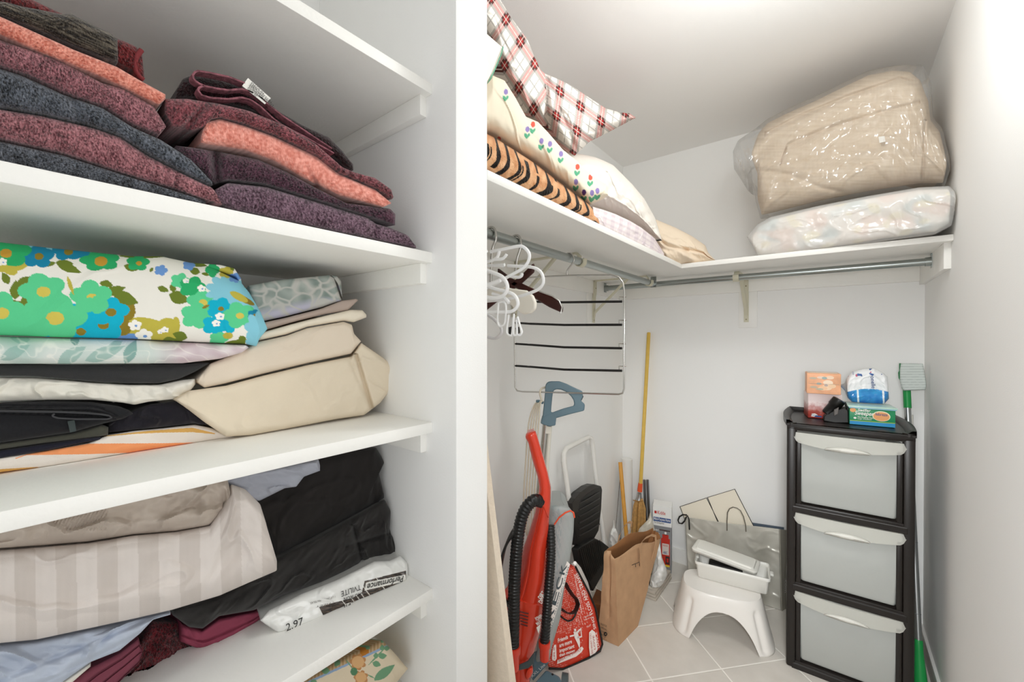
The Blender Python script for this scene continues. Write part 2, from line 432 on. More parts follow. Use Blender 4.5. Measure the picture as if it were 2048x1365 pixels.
def plain(c, var=.04, sc=.02):
    a = srgb(c)
    def f(px, py, s, t):
        k = 1+var*N3(px*sc, py*sc, 2); return tuple(v*k for v in a)
    return f

M_terry = mat('terry_cloth', attr=True, rough=.95, bump=.9, bump_scale=420, sheen=.25, spec=.1)
M_plush = mat('plush_terry', attr=True, rough=.95, bump=.6, bump_scale=300, sheen=.3, spec=.1)
M_cotton = mat('cotton_sheet', attr=True, rough=.85, bump=.15, bump_scale=900, spec=.2)
M_dark = mat('dark_cotton', attr=True, rough=.85, bump=.2, bump_scale=700, sheen=.12, spec=.2)
M_label = mat('white_label', '#e6e4de', .6)
M_ink = mat('black_ink', '#1b1a19', .6)

XT = -.712*KL
LS, RS = 'bath towels in the near stack', 'bath towels in the stack by the partition'
def towel(label, top, bot, c1, c2, group, plane=XT, m=None, fuzz=.0022, seed=1, n=300, rows=30, **k):
    return cloth('bath_towel', label, 'towel', top, bot, plane, .33, m or M_terry, terry(c1, c2, k.pop('sc', .33), k.pop('streak', 0)), group, n=n, rows=rows,
                 fuzz=fuzz, seed=seed, r=k.pop('r', .016), zmin=SHELF[1], **k)
# left stack, bottom to top
b0 = [(0, 281), (126, 309), (252, 350), (352, 381), (410, 400)]
towel('dark charcoal towel at the very bottom of the left towel stack', b0, [(0, 327), (200, 366), (412, 412)], '#15161a', '#767b85', LS, plane=XT-.004, seed=2, ends=(1, 1))
b1 = [(0, 217), (88, 231), (190, 255), (240, 272), (293, 308), (366, 346), (425, 374), (444, 400)]
towel('dusty mauve towel lying second from the bottom of the left stack', b1, [(0, 280), (126, 309), (252, 351), (352, 381), (412, 402), (446, 412)], '#4c2128', '#c0848a', LS, seed=3,
      fold=lambda px, py, s, t, h: .006*exp(-((px-330)/8)**2)+.006*exp(-((px-352)/6)**2)+.004*exp(-((px-312)/6)**2))
b2 = [(0, 135), (44, 149), (126, 187), (205, 214), (264, 252), (322, 278), (381, 316), (424, 362)]
towel('charcoal towel in the middle of the left stack between two mauve towels', b2, [(0, 216), (88, 231), (190, 255), (240, 272), (293, 308), (366, 346), (425, 373)], '#101216', '#757b86', LS, seed=4,
      fold=lambda px, py, s, t, h: .008*exp(-((px-150-(py-210)*.4)/12)**2))
b3 = [(0, 78), (117, 117), (205, 164), (249, 176), (308, 211), (331, 249)]
towel('dusty mauve towel directly under the folded coral towel', b3, [(0, 134), (59, 153), (126, 187), (205, 214), (264, 252), (319, 272), (332, 256)], '#4a2027', '#bd8088', LS, seed=5)
towel('thin coral pink towel folded near the top of the left stack', [(0, 31), (73, 64), (146, 97), (234, 132), (278, 158), (331, 187)],
      [(0, 72), (88, 110), (176, 145), (243, 175), (293, 201), (318, 212), (331, 200)], '#c26a58', '#f0a592', LS, seed=6, fuzz=.0015, sc=.2, m=M_plush, streak=.3)
def woven(px, py, s, t):
    v = N3(px*.02, (py-px*.42)*.55, 4)+.5*N3(px*.4, py*.4, 7)
    return mixc(srgb('#1d1815'), srgb('#8f8474'), .25+.75*v-.25*t)
cloth('hand_towel', 'dark brown woven textured towel on top of the left towel stack', 'towel',
      [(0, 1), (15, 3), (48, 12), (73, 16), (121, 26), (143, 26), (161, 35), (190, 50), (220, 64), (235, 76)],
      [(0, 32), (66, 58), (132, 88), (205, 118), (236, 126)], XT-.008, .25, M_terry, woven, LS, n=240, rows=30, r=.012, seed=8, fuzz=.0012, endr=.006)
o = cloth('bath_towel', 'deep red towel behind the brown woven towel on the left stack', 'towel',
          [(0, -28), (64, -3), (116, 22), (180, 49), (236, 76), (252, 82), (271, 91), (284, 104)],
          [(0, 30), (120, 85), (230, 125), (289, 158)], XT-.035, .25, M_terry, terry('#2c0a0c', '#8a3436'), LS, n=220, rows=24, r=.01, seed=9, fuzz=.0022, endr=.006)
hem = MB().tube([aX(x, y, XT-.036) for x, y in [(283, 100), (274, 112), (270, 128), (272, 143), (281, 155), (288, 160)]], .0028, 8)
hem.build('folded_edge', mat('red_hem', '#7c3034', .9, bump=.5, bump_scale=400), o, smooth=60)

# right stack, bottom to top
towel('plum purple towel lying on the shelf at the bottom of the right stack', [(429, 378), (456, 364), (532, 372), (664, 411), (737, 434), (752, 446), (781, 454), (816, 469), (831, 490)],
      [(430, 402), (456, 419), (640, 458), (833, 498)], '#38222d', '#8d7080', RS, seed=11, r=.02,
      fold=lambda px, py, s, t, h: .005*exp(-((px-748-(py-460)*.2)/6)**2))
towel('very dark plum towel second from the bottom of the right stack', [(352, 290), (381, 293), (440, 302), (517, 317), (576, 343), (634, 375), (693, 405), (781, 416), (791, 427)],
      [(352, 297), (429, 371), (456, 362), (532, 371), (664, 410), (737, 434), (790, 453)], '#1d0d15', '#694555', RS, seed=12, plane=XT-.004, r=.018,
      fold=lambda px, py, s, t, h: .02*exp(-((px-432-(py-330)*.1)/10)**2))
towel('fluffy coral pink towel in the middle of the right stack', [(404, 262), (412, 242), (438, 235), (488, 249), (546, 270), (634, 311), (678, 346), (752, 378), (782, 404)],
      [(400, 288), (429, 294), (488, 303), (546, 324), (605, 359), (678, 394), (766, 417), (782, 409)], '#d07a6a', '#f3a99a', RS, seed=13, m=M_plush, fuzz=.0016, sc=.15, r=.022,
      fold=lambda px, py, s, t, h: .012*exp(-((px-615-(py-335)*.5)/5)**2)*max(0, t-.45)*2)
towel('burgundy towel above the fluffy coral towel of the right stack', [(330, 196), (375, 196), (434, 205), (498, 220), (576, 252), (634, 288), (687, 334), (708, 343), (752, 355), (784, 378), (788, 393)],
      [(329, 228), (343, 255), (381, 264), (407, 258), (420, 242), (440, 236), (488, 249), (546, 270), (634, 311), (678, 346), (752, 378), (783, 400)], '#3e141a', '#a35c64', RS, seed=14, r=.016,
      fold=lambda px, py, s, t, h: .008*exp(-((px-700)/6)**2)+.006*exp(-((px-718)/5)**2)+.012*exp(-((px-405+(py-215)*.8)/10)**2))
o = cloth('bath_towel', 'dark maroon towel with open folds and a white care tag atop its stack', 'towel',
          [(352, 178), (365, 156), (380, 150), (392, 146), (417, 150), (455, 158), (486, 170), (535, 209), (560, 223), (605, 249), (658, 273), (684, 299), (706, 327)],
          [(352, 196), (375, 197), (434, 206), (498, 221), (576, 253), (634, 289), (687, 335), (707, 343)], XT-.03, .28, M_terry, terry('#090304', '#2c0d12'), RS, n=220, rows=26, seed=15, fuzz=.0015, endr=.01)
M_hem = mat('maroon_hem', '#7d4c55', .9, noise_scale=160, noise_amt=.5, bump=.6, bump_scale=500)
l1 = [(660, 300), (605, 264), (560, 234), (535, 214), (517, 198), (498, 187), (479, 181.5), (454, 184.5), (430, 181), (405, 176), (390, 168.5), (382, 159), (383, 150.5), (392, 146), (417, 150), (455, 158), (486, 170)]
l2 = [(664, 309), (605, 276), (560, 253), (541, 239), (517, 216), (498, 203.5), (479, 198.5), (454, 202), (417, 199.5), (400, 194.5), (393, 185), (395, 179), (405, 176)]
mb = MB()
for l in (l1, l2): mb.ribbon([aX(x, y, XT-.024) for x, y in resample(l, 60)], (.016, 0, 0), .0024)
mb.build('hem_edge', M_hem, o, smooth=50)
q = [aX(x, y, XT-.016) for x, y in [(496, 156), (541.7, 196.6), (529.9, 208.5), (484.4, 171.7)]]
tg = MB().prism(q, (-.0008, 0, 0)).build('care_tag', M_label, o); tag(tg, 'white printed care tag')
ex = (q[1]-q[0]).normalized(); ey = (q[0]-q[3]).normalized()
for i, (a, w) in enumerate([(.2, .55), (.36, .5), (.5, .6), (.68, .72), (.84, .8)]):
    s0 = q[0]+(q[3]-q[0])*a+ex*.006
    text('tag_print', ['MADE IN', '100% COTTON', 'MACHINE WASH', 'TUMBLE DRY LOW', '|||| || |||'][i], s0-ey*.0015+Vector((.001, 0, 0)), ex, ey, .0035, M_ink, tg)

# ------------------------------------------------------------------ prints, as functions over the cloth
def ell(px, py, cx, cy, rx, ry, rot=0):
    dx, dy = px-cx, py-cy; c, s_ = cos(rot), sin(rot); u = (dx*c+dy*s_)/rx; v = (-dx*s_+dy*c)/ry
    return u*u+v*v
def flower(px, py, cx, cy, r, n=5, rot=0, sy=1):
    dx, dy = px-cx, (py-cy)/sy; d = hypot(dx, dy)
    if d > r*1.05: return False
    return d < r*(.74+.26*abs(cos(n*.5*(atan2(dy, dx)+rot))))
def leaf(px, py, x0, y0, x1, y1, w):
    dx, dy = x1-x0, y1-y0; L2 = dx*dx+dy*dy; t = ((px-x0)*dx+(py-y0)*dy)/L2
    if t < 0 or t > 1: return False
    d = abs((px-x0)*dy-(py-y0)*dx)/sqrt(L2); return d < w*4*t*(1-t)*(1.25-.5*t)
def bandmix(px, py, curve_t, curve_b):
    def y(c):
        if px < c[0][0] or px > c[-1][0]: return None
        for i in range(len(c)-1):
            if px <= c[i+1][0]: return c[i][1]+(c[i+1][1]-c[i][1])*(px-c[i][0])/max(1e-6, c[i+1][0]-c[i][0])
    a, b = y(curve_t), y(curve_b)
    return a is not None and b is not None and a <= py <= b
G1, G2, TB, TB2, LB, YO, OL, LF, BL, CRM = [srgb(c) for c in ('#5fd296', '#2fae6c', '#16b4d2', '#1b86ac', '#8accdf', '#c2b64c', '#8f7c2c', '#6f7f30', '#6f9bd8', '#f1eee6')]
WHT, YL, ORG = srgb('#fbf8f0'), srgb('#d8c65c'), srgb('#c99a3a')
FL = []  # painted back to front: kind, args, colour
def fl(x, y, r, c, cc=None, rc=None, n=5, rot=0, sy=.8):
    FL.append(('f', (x, y, r, n, rot, sy), c))
    if cc: FL.append(('e', (x+2, y+1, rc or r*.3, (rc or r*.3)*.75, 0), cc))
def lf(x0, y0, x1, y1, w, c=LF): FL.append(('l', (x0, y0, x1, y1, w), c))
def el(x, y, rx, ry, c, rot=0): FL.append(('e', (x, y, rx, ry, rot), c))
el(290, 666, 58, 30, YO, .15); el(335, 660, 24, 24, YO, .2); el(352, 652, 8, 18, YO); el(232, 680, 70, 14, BL); el(170, 686, 60, 10, BL); el(235, 648, 30, 20, OL, .6); el(255, 622, 16, 20, OL)
el(60, 492, 60, 12, LB, .15); el(20, 525, 42, 20, YO, -.1); el(20, 540, 16, 10, YO, .4)
for a in [(18, 568, 4, 545, 8), (30, 600, 32, 560, 11), (33, 575, 60, 553, 9), (60, 618, 50, 585, 14), (100, 618, 98, 596, 10), (205, 588, 252, 575, 9), (226, 588, 277, 607, 13), (211, 576, 214, 560, 13),
          (112, 526, 163, 546, 9), (112, 526, 78, 531, 5), (112, 524, 148, 528, 6), (248, 531, 276, 541, 7), (300, 538, 306, 542, 5), (315, 575, 338, 583, 6), (340, 580, 352, 574, 8), (338, 589, 378, 603, 13),
          (440, 560, 478, 574, 8), (470, 562, 496, 580, 7), (400, 545, 378, 540, 7), (410, 552, 412, 545, 8), (445, 690, 493, 684, 6), (470, 682, 492, 692, 8), (480, 672, 490, 690, 8), (365, 683, 345, 680, 5),
          (235, 512, 330, 514, 4), (370, 524, 415, 532, 6), (0, 588, 2, 596, 8), (8, 598, 70, 612, 2), (325, 682, 350, 678, 6), (375, 676, 345, 668, 9), (455, 540, 470, 532, 8)]: lf(*a)
for a in [(70, 664, 55, TB, OL, 14, 5, .3, .35), (160, 663, 40, TB, OL, 10, 5, 0, .5), (205, 650, 45, TB, OL, 11, 5, .5, .8), (220, 624, 40, TB, OL, 11, 5, .2, .75), (160, 625, 34, TB, OL, 10, 5, 0, .7), (10, 672, 30, G1),
          (2, 626, 50, G1, YL, 15, 5, .2, .85), (85, 583, 50, G1, YL, 14, 5, .6, .75), (108, 636, 68, G1, YL, 18, 5, .1, .72), (30, 655, 30, G1), (55, 650, 45, G1), (182, 595, 44, G1, YL, 11, 5, .4, .8), (190, 610, 24, G1),
          (76, 512, 34, TB2, OL, 9, 5, .2, .75), (135, 503, 32, TB2, OL, 9, 5, .4, .6), (165, 507, 16, TB2), (10, 506, 55, G2, ORG, 12, 5, .3, .55), (200, 522, 42, G2, ORG, 13, 5, .5, .5), (276, 526, 24, G2, ORG, 6, 5, .2, .7), (322, 541, 14, BL),
          (360, 562, 20, G1), (385, 575, 28, G2), (404, 605, 32, G1, YL, 9, 5, .3, .75), (392, 632, 32, G1, None, None, 5, .1, .85), (455, 582, 45, LB, None, None, 11, 0, .8), (505, 612, 30, LB, None, None, 9, 0, 1.1), (440, 617, 28, TB, OL, 6), (430, 651, 27, TB), (456, 650, 22, TB),
          (478, 631, 34, G1, YL, 8, 5, .6, .8), (508, 630, 14, TB2, OL, 4), (518, 658, 30, LB, None, None, 9, .2, 1.2), (505, 688, 16, LB), (437, 678, 20, G1, None, None, 5, 0, .7), (378, 531, 13, BL), (425, 540, 15, G2, None, None, 4, 0, 1), (452, 545, 15, YO), (470, 556, 13, BL), (456, 672, 10, YO, None, None, 2)]: fl(*a)
el(486, 598, 26, 6, OL, .5); el(478, 594, 20, 7, YO, .5)
for x, y, r in [(270, 651, 14), (288, 672, 18), (330, 660, 8), (320, 664, 6), (440, 633, 10), (432, 647, 9), (403, 577, 9), (372, 562, 7), (5, 524, 10)]: fl(x, y, r, WHT, BL, r*.22, 5, .4, .8)
lf(134, 552, 148, 592, 4, YO); lf(404, 617, 420, 610, 3, OL)
def floral(px, py, s, t):
    c = CRM
    for k, a, q in FL:
        if abs(px-a[0]) > 95: continue
        if k == 'f':
            if flower(px, py, *a): c = q
        elif k == 'e':
            if ell(px, py, *a) < 1: c = q
        elif leaf(px, py, *a): c = q
    return c
def watercolour(px, py, s, t):
    c = mixc(srgb('#d9e0dc'), srgb('#a9c4bd'), .3+1.2*N3(px*.012, py*.02, 1))
    for x0, y0, x1, y1, w in [(115, 728, 172, 694, 14), (170, 722, 250, 692, 13), (0, 720, 60, 690, 12), (250, 728, 272, 680, 12), (215, 700, 245, 682, 9), (60, 680, 20, 676, 10), (140, 682, 160, 676, 12)]:
        if leaf(px, py, x0, y0, x1, y1, w): c = mixc(c, srgb('#5f9891') if x0 == 250 or x0 == 140 else srgb('#8fb6ae'), .75)
    if px > 300: c = mixc(c, mixc(srgb('#bda6b0'), srgb('#e2d8da'), .5+.9*N3(px*.03, py*.07, 5)), min(1, (px-300)/60))
    v = N3(px*.02+.3*N3(px*.05, py*.05, 2), py*.045, 9)
    if abs(v) < .06: c = mixc(c, WHT, .45*(1-abs(v)/.06))
    return c
def pebble(px, py, s, t):
    d, _ = noise.voronoi(Vector((px/34+.5*N3(px*.03, py*.04, 1), py/24+.5*N3(px*.03, py*.05, 6), 2.2)))
    e = d[1]-d[0]; base = mixc(srgb('#7e8c86'), srgb('#a5aca7'), .5+N3(px*.05, py*.05, 3))
    if t > .62: base = mixc(base, srgb('#b4b2c2'), min(1, (t-.62)*5))
    return mixc(srgb('#bab9b4'), base, min(1, max(0, (e-.05)*6)))
ST_O = ([(30, 917), (53, 909), (176, 888), (322, 887), (428, 885)], [(30, 919), (53, 911), (176, 909), (264, 906), (340, 896), (428, 886)])
ST_Y = ([(205, 873), (217, 871), (300, 862), (385, 856), (430, 867)], [(205, 874), (264, 869), (320, 866), (385, 865), (430, 869)])
ST_B = ([(0, 939), (40, 938), (70, 934)], [(0, 947), (40, 943), (70, 937)])
def stripes(px, py, s, t):
    if bandmix(px, py, *ST_O): return srgb('#f7a06a')
    if bandmix(px, py, *ST_Y) or (px < 75 and py > 939-px*.06): return srgb('#dfae62')
    return srgb('#ece3da')
def satin(px, py, s, t):
    x = px+(py-1100)*-.02
    b = srgb('#d8d0cb') if int((x+13)/41.3) % 2 == 0 else srgb('#cbc2bc')
    k = 1+.03*N3(px*.1, py*.01, 1); return tuple(v*k for v in b)

def sheet(label, top, bot, plane, paint, cat='sheet', name='folded_sheet', m=None, depth=.24, zmin=SHELF[2], group=None, **k):
    k.setdefault('gap', .9)
    return cloth(name, label, cat, top, bot, plane*KL if not isinstance(plane, tuple) else plane, depth, m or M_cotton, paint if callable(paint) else plain(paint), group, zmin=zmin, **k)
FS, BS = 'bedding in the near pile', 'bedding in the beige pile'
# near pile on the third shelf, bottom to top
o9b = [(0, 946), (88, 935), (146, 926), (293, 901), (439, 880), (472, 875)]
sheet('cream folded sheet with orange and ochre stripes on the shelf', [(0, 915), (88, 902), (176, 886), (217, 870), (267, 862), (328, 856), (390, 849), (420, 855), (455, 867), (471, 873)], o9b, -.885, stripes, group=FS, n=340, rows=60, r=.008, seed=21, wr=0.0026, wf=14)
sheet('narrow navy folded strip lying on the striped sheet', [(0, 901), (82, 889), (164, 878), (200, 874), (206, 876)], [(0, 918), (88, 903), (176, 885), (206, 880)], -.884, '#20202c', name='folded_napkin', cat='linen', group=FS, n=120, rows=14, r=.006, seed=22, m=M_dark)
sheet('olive grey folded strip under the black folded trousers', [(0, 888), (62, 879), (144, 867), (205, 850), (217, 854)], [(0, 900), (82, 888), (164, 878), (216, 872)], -.882, '#47473f', name='folded_napkin', cat='linen', group=FS, n=120, rows=14, r=.005, seed=23, m=M_dark)
def trouser(px, py, s, t):
    c = srgb('#1f1f22'); v = 1+.12*N3(px*.2, py*.2, 3)
    return tuple(q*v for q in c)
def seams(px, py, s, t, h):
    f = 0
    for a, b, x1, w in [(812, 812.5, 190, 1.6), (816, 815, 215, 1.3), (821, 823, 218, 1.8), (827, 832, 222, 1.6)]:
        if px < x1+20: f += .003*exp(-((py-(a+(b-a)*px/220)-max(0, px-170)**2*.004)/w)**2)
    return f
o = sheet('black folded trousers with a belt loop in the pile of sheets', [(0, 805), (103, 802), (185, 804), (236, 812), (258, 820), (265, 826)], [(0, 887), (62, 878), (144, 866), (205, 849), (246, 839), (266, 829)], -.872, trouser, name='folded_trousers', cat='trousers', group=FS, n=240, rows=60, r=.012, seed=24, m=M_dark, fold=seams, wr=0.0017, wf=17)
q = [aX(x, y, -.868*KL) for x, y in [(135, 843), (149, 841), (153, 863), (140, 866)]]
MB().prism(q, (-.002, 0, 0)).build('belt_loop', mat('teal_black_loop', '#2d3838', .6), o)
fold = MB(); fold.ribbon([aX(x, y, -.868*KL) for x, y in resample([(0, 822), (60, 823), (120, 824), (170, 826), (205, 829), (219, 832), (222, 835), (214, 838), (190, 838), (150, 838), (115, 836), (103, 832), (108, 827)], 70)], (.012, 0, 0), .002)
fold.build('folded_edge', mat('charcoal_edge', '#3a3a3d', .9, bump=.3, bump_scale=300), o, smooth=50)
sheet('crumpled black cotton cloth between the trousers and beige bedding', [(218, 845), (240, 838), (265, 822), (297, 809), (353, 801), (369, 806), (394, 826), (413, 848)], [(217, 866), (267, 861), (328, 855), (386, 848), (402, 851), (413, 850)], -.888, '#211f26', name='folded_cloth', cat='linen', group=FS, n=140, rows=30, r=.008, wr=0.0102, wf=15, seed=25, m=M_dark)
sheet('crinkled white sheet with tucked corners under the dark grey sheet', [(0, 754), (72, 755), (131, 760), (185, 765), (256, 769), (318, 769), (360, 760), (390, 757)], [(0, 804), (53, 802), (103, 801), (185, 801), (246, 807), (269, 811), (297, 805), (353, 799), (379, 785), (391, 770)], -.872, '#e3dfd5', group=FS, n=260, rows=40, r=.012, wr=0.0102, wf=19, seed=26)
sheet('dark grey sheet sagging under the pale watercolour print sheet', [(0, 729), (176, 729), (366, 728), (417, 726)], [(0, 753), (72, 754), (131, 759), (185, 764), (256, 768), (318, 768), (359, 759), (390, 745), (419, 728)], -.868, '#343435', group=FS, n=200, rows=24, r=.012, wr=0.0034, seed=27, m=M_dark)
sheet('pale teal and lilac watercolour print sheet under the bright floral one', [(0, 672), (117, 676), (264, 679), (381, 685), (492, 690), (497, 694)], [(0, 729), (176, 729), (366, 728), (440, 719), (483, 707), (497, 697)], -.845, watercolour, group=FS, n=340, rows=60, r=.02, seed=28, wr=0.0026)
o = sheet('bright green and blue vintage floral sheet on top of the pile', [(0, 484), (88, 494), (176, 503), (264, 512), (322, 512), (381, 525), (420, 533), (450, 548), (480, 562), (498, 584), (522, 625), (534, 655)],
      [(0, 672), (117, 676), (264, 679), (381, 685), (492, 690), (513, 694), (519, 678), (535, 659)], -.825, floral, group=FS, n=440, rows=150, r=.035, seed=29, wr=0.0051, wf=8, depth=.22, endr=.02)
cloth('sheet_corner', None, None, [(381, 524), (440, 528), (469, 535), (482, 556)], [(381, 535), (440, 545), (470, 556), (484, 572)], -.862*KL, .1, M_cotton, floral, n=90, rows=20, r=.01, parent=o, seed=30)
# beige pile on the third shelf
sheet('large beige sheet folded at the bottom with a flap against the partition', [(350, 799), (379, 781), (452, 771), (526, 751), (614, 730), (704, 712), (722, 685), (760, 711), (801, 741)],
      [(351, 801), (409, 846), (452, 875), (502, 872), (584, 857), (672, 840), (728, 832), (760, 808), (801, 757)], -.858, '#dccfba', group=BS, n=320, rows=70, r=.013, wr=0.0059, wf=8, seed=31, depth=.26,
      fold=lambda px, py, s, t, h: .012*exp(-((px-712-(py-711)*.30)/4)**2)*(1 if py > 708 else 0)+.005*exp(-((px-700-(py-720)*.45)/5)**2))
o = sheet('beige sheet folded in a thick layer above the largest beige one', [(394, 758), (420, 727), (460, 711), (514, 684), (573, 671), (614, 656), (687, 643), (704, 649), (708, 667), (722, 682)],
      [(395, 766), (409, 777), (452, 768), (526, 749), (614, 728), (702, 709), (722, 684)], -.862, '#ddcfbd', group=BS, n=280, rows=46, r=.013, wr=0.0034, wf=7, seed=32)
sheet('cream sheet rolled in a thin layer under the taupe cloth', [(514, 668), (584, 648), (643, 633), (702, 619), (725, 620), (733, 629)], [(514, 683), (573, 670), (614, 655), (687, 643), (707, 646), (733, 636)], -.872, '#e9dfcd', group=BS, n=140, rows=20, r=.01, wr=0.0017, seed=33)
sheet('taupe cloth folded thin beneath the grey green print sheet', [(526, 645), (573, 635), (643, 617), (683, 601), (713, 597), (716, 600)], [(514, 666), (584, 646), (643, 631), (696, 622), (716, 602)], -.88, '#b3a298', group=BS, n=140, rows=20, r=.008, wr=0.0017, seed=34)
sheet('grey green pebble print sheet at the top of the beige pile', [(497, 571), (555, 560), (614, 554), (658, 550), (668, 556), (683, 600)], [(510, 645), (526, 644), (573, 634), (643, 616), (683, 602)], -.885, pebble, group=BS, n=260, rows=70, r=.012, wr=0.0026, seed=35)
cloth('folded_edge', None, None, [(662, 549), (674, 551), (682, 560)], [(664, 553), (676, 572), (685, 600)], -.905*KL, .1, M_cotton, pebble, n=40, rows=16, r=.006, seed=36, parent=o)

# fourth shelf
Z4 = SHELF[3]; DK = 'bedding piled on the fourth shelf'
sheet('charcoal bundled sheet standing high against the back of the fourth shelf', [(470, 985), (520, 958), (590, 928), (650, 905), (700, 893), (752, 894), (770, 924), (757, 942), (768, 988)],
      [(510, 1030), (535, 1065), (552, 1114), (614, 1085), (672, 1053), (720, 1028), (752, 1008), (768, 997)], -.86, '#221f1e', group=DK, n=220, rows=60, r=.03, wr=0.0068, wf=8, seed=41, m=M_dark, zmin=Z4)
sheet('charcoal sheet draped over the wrapped package and maroon sheet', [(345, 1219), (439, 1190), (500, 1150), (556, 1114), (614, 1085), (672, 1053), (769, 998), (782, 1022), (779, 1058), (801, 1096)],
      [(345, 1232), (378, 1256), (405, 1259), (438, 1234), (508, 1222), (567, 1191), (643, 1167), (748, 1120), (778, 1120), (802, 1101)], -.835, '#2a2827', group=DK, n=300, rows=70, r=.022, wr=0.0102, wf=12, seed=42, m=M_dark, zmin=Z4,
      fold=lambda px, py, s, t, h: .012*exp(-((px-712-(py-1075)*.25)/5)**2)*(1 if 1050 < py < 1130 else .2)+.01*exp(-((py-1080-(px-740)*-.3)/5)**2)*(1 if px > 690 else 0))
sheet('blue grey pillowcase tucked under the shelf above', [(440, 962), (480, 950), (560, 935), (608, 925), (637, 918), (640, 930)], [(505, 1002), (520, 1003), (570, 978), (593, 975), (608, 955), (640, 943)], -.815, '#a5a8b3', name='pillowcase', cat='pillowcase', group=DK, n=140, rows=30, r=.012, wr=0.0068, wf=15, seed=43, zmin=Z4)
sheet('crumpled taupe fitted sheet above the satin striped one', [(0, 1040), (120, 1010), (250, 985), (350, 966), (420, 955), (455, 958), (462, 985)], [(0, 1098), (90, 1092), (176, 1085), (264, 1071), (352, 1064), (419, 1052), (440, 1030), (456, 1003)], -.775, '#b9ada2', group=DK, n=300, rows=60, r=.02, wr=0.0221, wf=15, seed=44, zmin=Z4,
      fold=lambda px, py, s, t, h: .0012*sin(px*.9+py*.5) if 105 < px < 215 and py < 1062 else 0)
sheet('large taupe satin striped sheet bulging over the fourth shelf', [(0, 1099), (90, 1093), (176, 1086), (264, 1071), (352, 1063), (420, 1050), (450, 1000), (462, 968), (490, 978), (520, 1008), (532, 1046)],
      [(0, 1288), (73, 1281), (171, 1260), (269, 1239), (342, 1222), (439, 1193), (500, 1166), (554, 1143), (554, 1122), (542, 1088)], -.765, satin, group=DK, n=380, rows=110, r=.03, wr=0.0119, wf=8, seed=45, depth=.25, zmin=Z4)
sheet('light blue sheet twisted below the taupe striped sheet', [(0, 1289), (73, 1282), (171, 1261), (269, 1240), (325, 1227), (341, 1224)], [(0, 1412), (122, 1368), (181, 1326), (239, 1303), (281, 1268), (306, 1241), (341, 1231)], -.80, '#b9c2d2', group=DK, n=260, rows=60, r=.02, wr=0.0170, wf=14, seed=46, zmin=Z4,
      fold=lambda px, py, s, t, h: .006*exp(-(((px-150)*.42+(py-1300))/6)**2)+.006*exp(-(((px-150)*.5+(py-1335))/5)**2))
sheet('thin white folded cloth peeking out below the light blue sheet', [(100, 1383), (140, 1355), (182, 1326)], [(125, 1384), (150, 1362), (181, 1335)], -.835, '#e8e4da', name='folded_napkin', cat='linen', group=DK, n=60, rows=12, r=.006, seed=47, zmin=Z4)
def pleat(px, py, s, t, h): return .004*(abs(((t*3.2) % 1)-.5) > .42)
sheet('maroon pleated sheet folded under the light blue sheet', [(95, 1400), (140, 1362), (182, 1333), (239, 1304), (277, 1275), (284, 1300)], [(170, 1440), (222, 1385), (250, 1355), (279, 1327), (285, 1308)], -.85, '#7d4250', group=DK, n=160, rows=50, r=.01, wr=0.0034, seed=48, zmin=Z4, fold=pleat)
cloth('bath_towel', 'deep red terry towel bunched on the fourth shelf beside the maroon sheets', 'towel', [(286, 1292), (290, 1262), (306, 1241), (356, 1242), (364, 1270), (392, 1299)], [(225, 1392), (262, 1378), (305, 1362), (342, 1330), (392, 1303)], -.868, .2, M_terry, terry('#33070d', '#8a2f38'), DK, n=170, rows=60, r=.02, wr=0.0102, wf=17, fuzz=.0022, seed=49, zmin=Z4)
sheet('rose red folded sheet between the charcoal sheet and the shelf', [(362, 1247), (403, 1262), (438, 1237), (508, 1223), (567, 1192), (640, 1168), (748, 1121), (752, 1119)], [(361, 1285), (391, 1297), (415, 1299), (447, 1290), (500, 1257), (520, 1241), (603, 1188), (676, 1155), (752, 1122)], -.88, '#8f4256', group=DK, n=220, rows=40, r=.01, wr=0.0051, wf=14, seed=50, zmin=Z4,
      fold=lambda px, py, s, t, h: .004*exp(-((t-.62)/.05)**2))
# plastic wrapped package with its printing
M_pack = mat('glossy_plastic_wrap', attr=True, rough=.22, coat=.5, bump=.2, bump_scale=60, spec=.5)
DKB = [(638, 1215), (668, 1206), (705, 1197), (724, 1185), (729, 1163), (812, 1142), (813, 1168), (650, 1239)]
def inpoly(x, y, P):
    r_ = False; j = len(P)-1
    for i in range(len(P)):
        if (P[i][1] > y) != (P[j][1] > y) and x < (P[j][0]-P[i][0])*(y-P[i][1])/(P[j][1]-P[i][1])+P[i][0]: r_ = not r_
        j = i
    return r_
PK0, PKN = (-.812*KL, .33*KL, Z4), Vector((.9, -.166, .4)).normalized()
WBX = [(729, 1182), (732, 1166), (811, 1150), (813, 1163)]
def packing(px, py, s, t):
    if inpoly(px, py, DKB):
        if inpoly(px, py, WBX): return srgb('#e8e6e0')
        if inpoly(px, py, [(690, 1209), (703, 1205), (705, 1218), (688, 1226)]): return srgb('#e8e6e0')
        for a in (683, 705, 719, 731, 746, 785):
            if abs(px-(a+(py-1200)*.75)) < 1.0: return srgb('#d8d4cc')
        return mixc(srgb('#231a15'), srgb('#5a4a3e'), .25+1.2*N3(px*.06+py*.3, py*.25-px*.1, 4))
    return srgb('#e6e6e3')
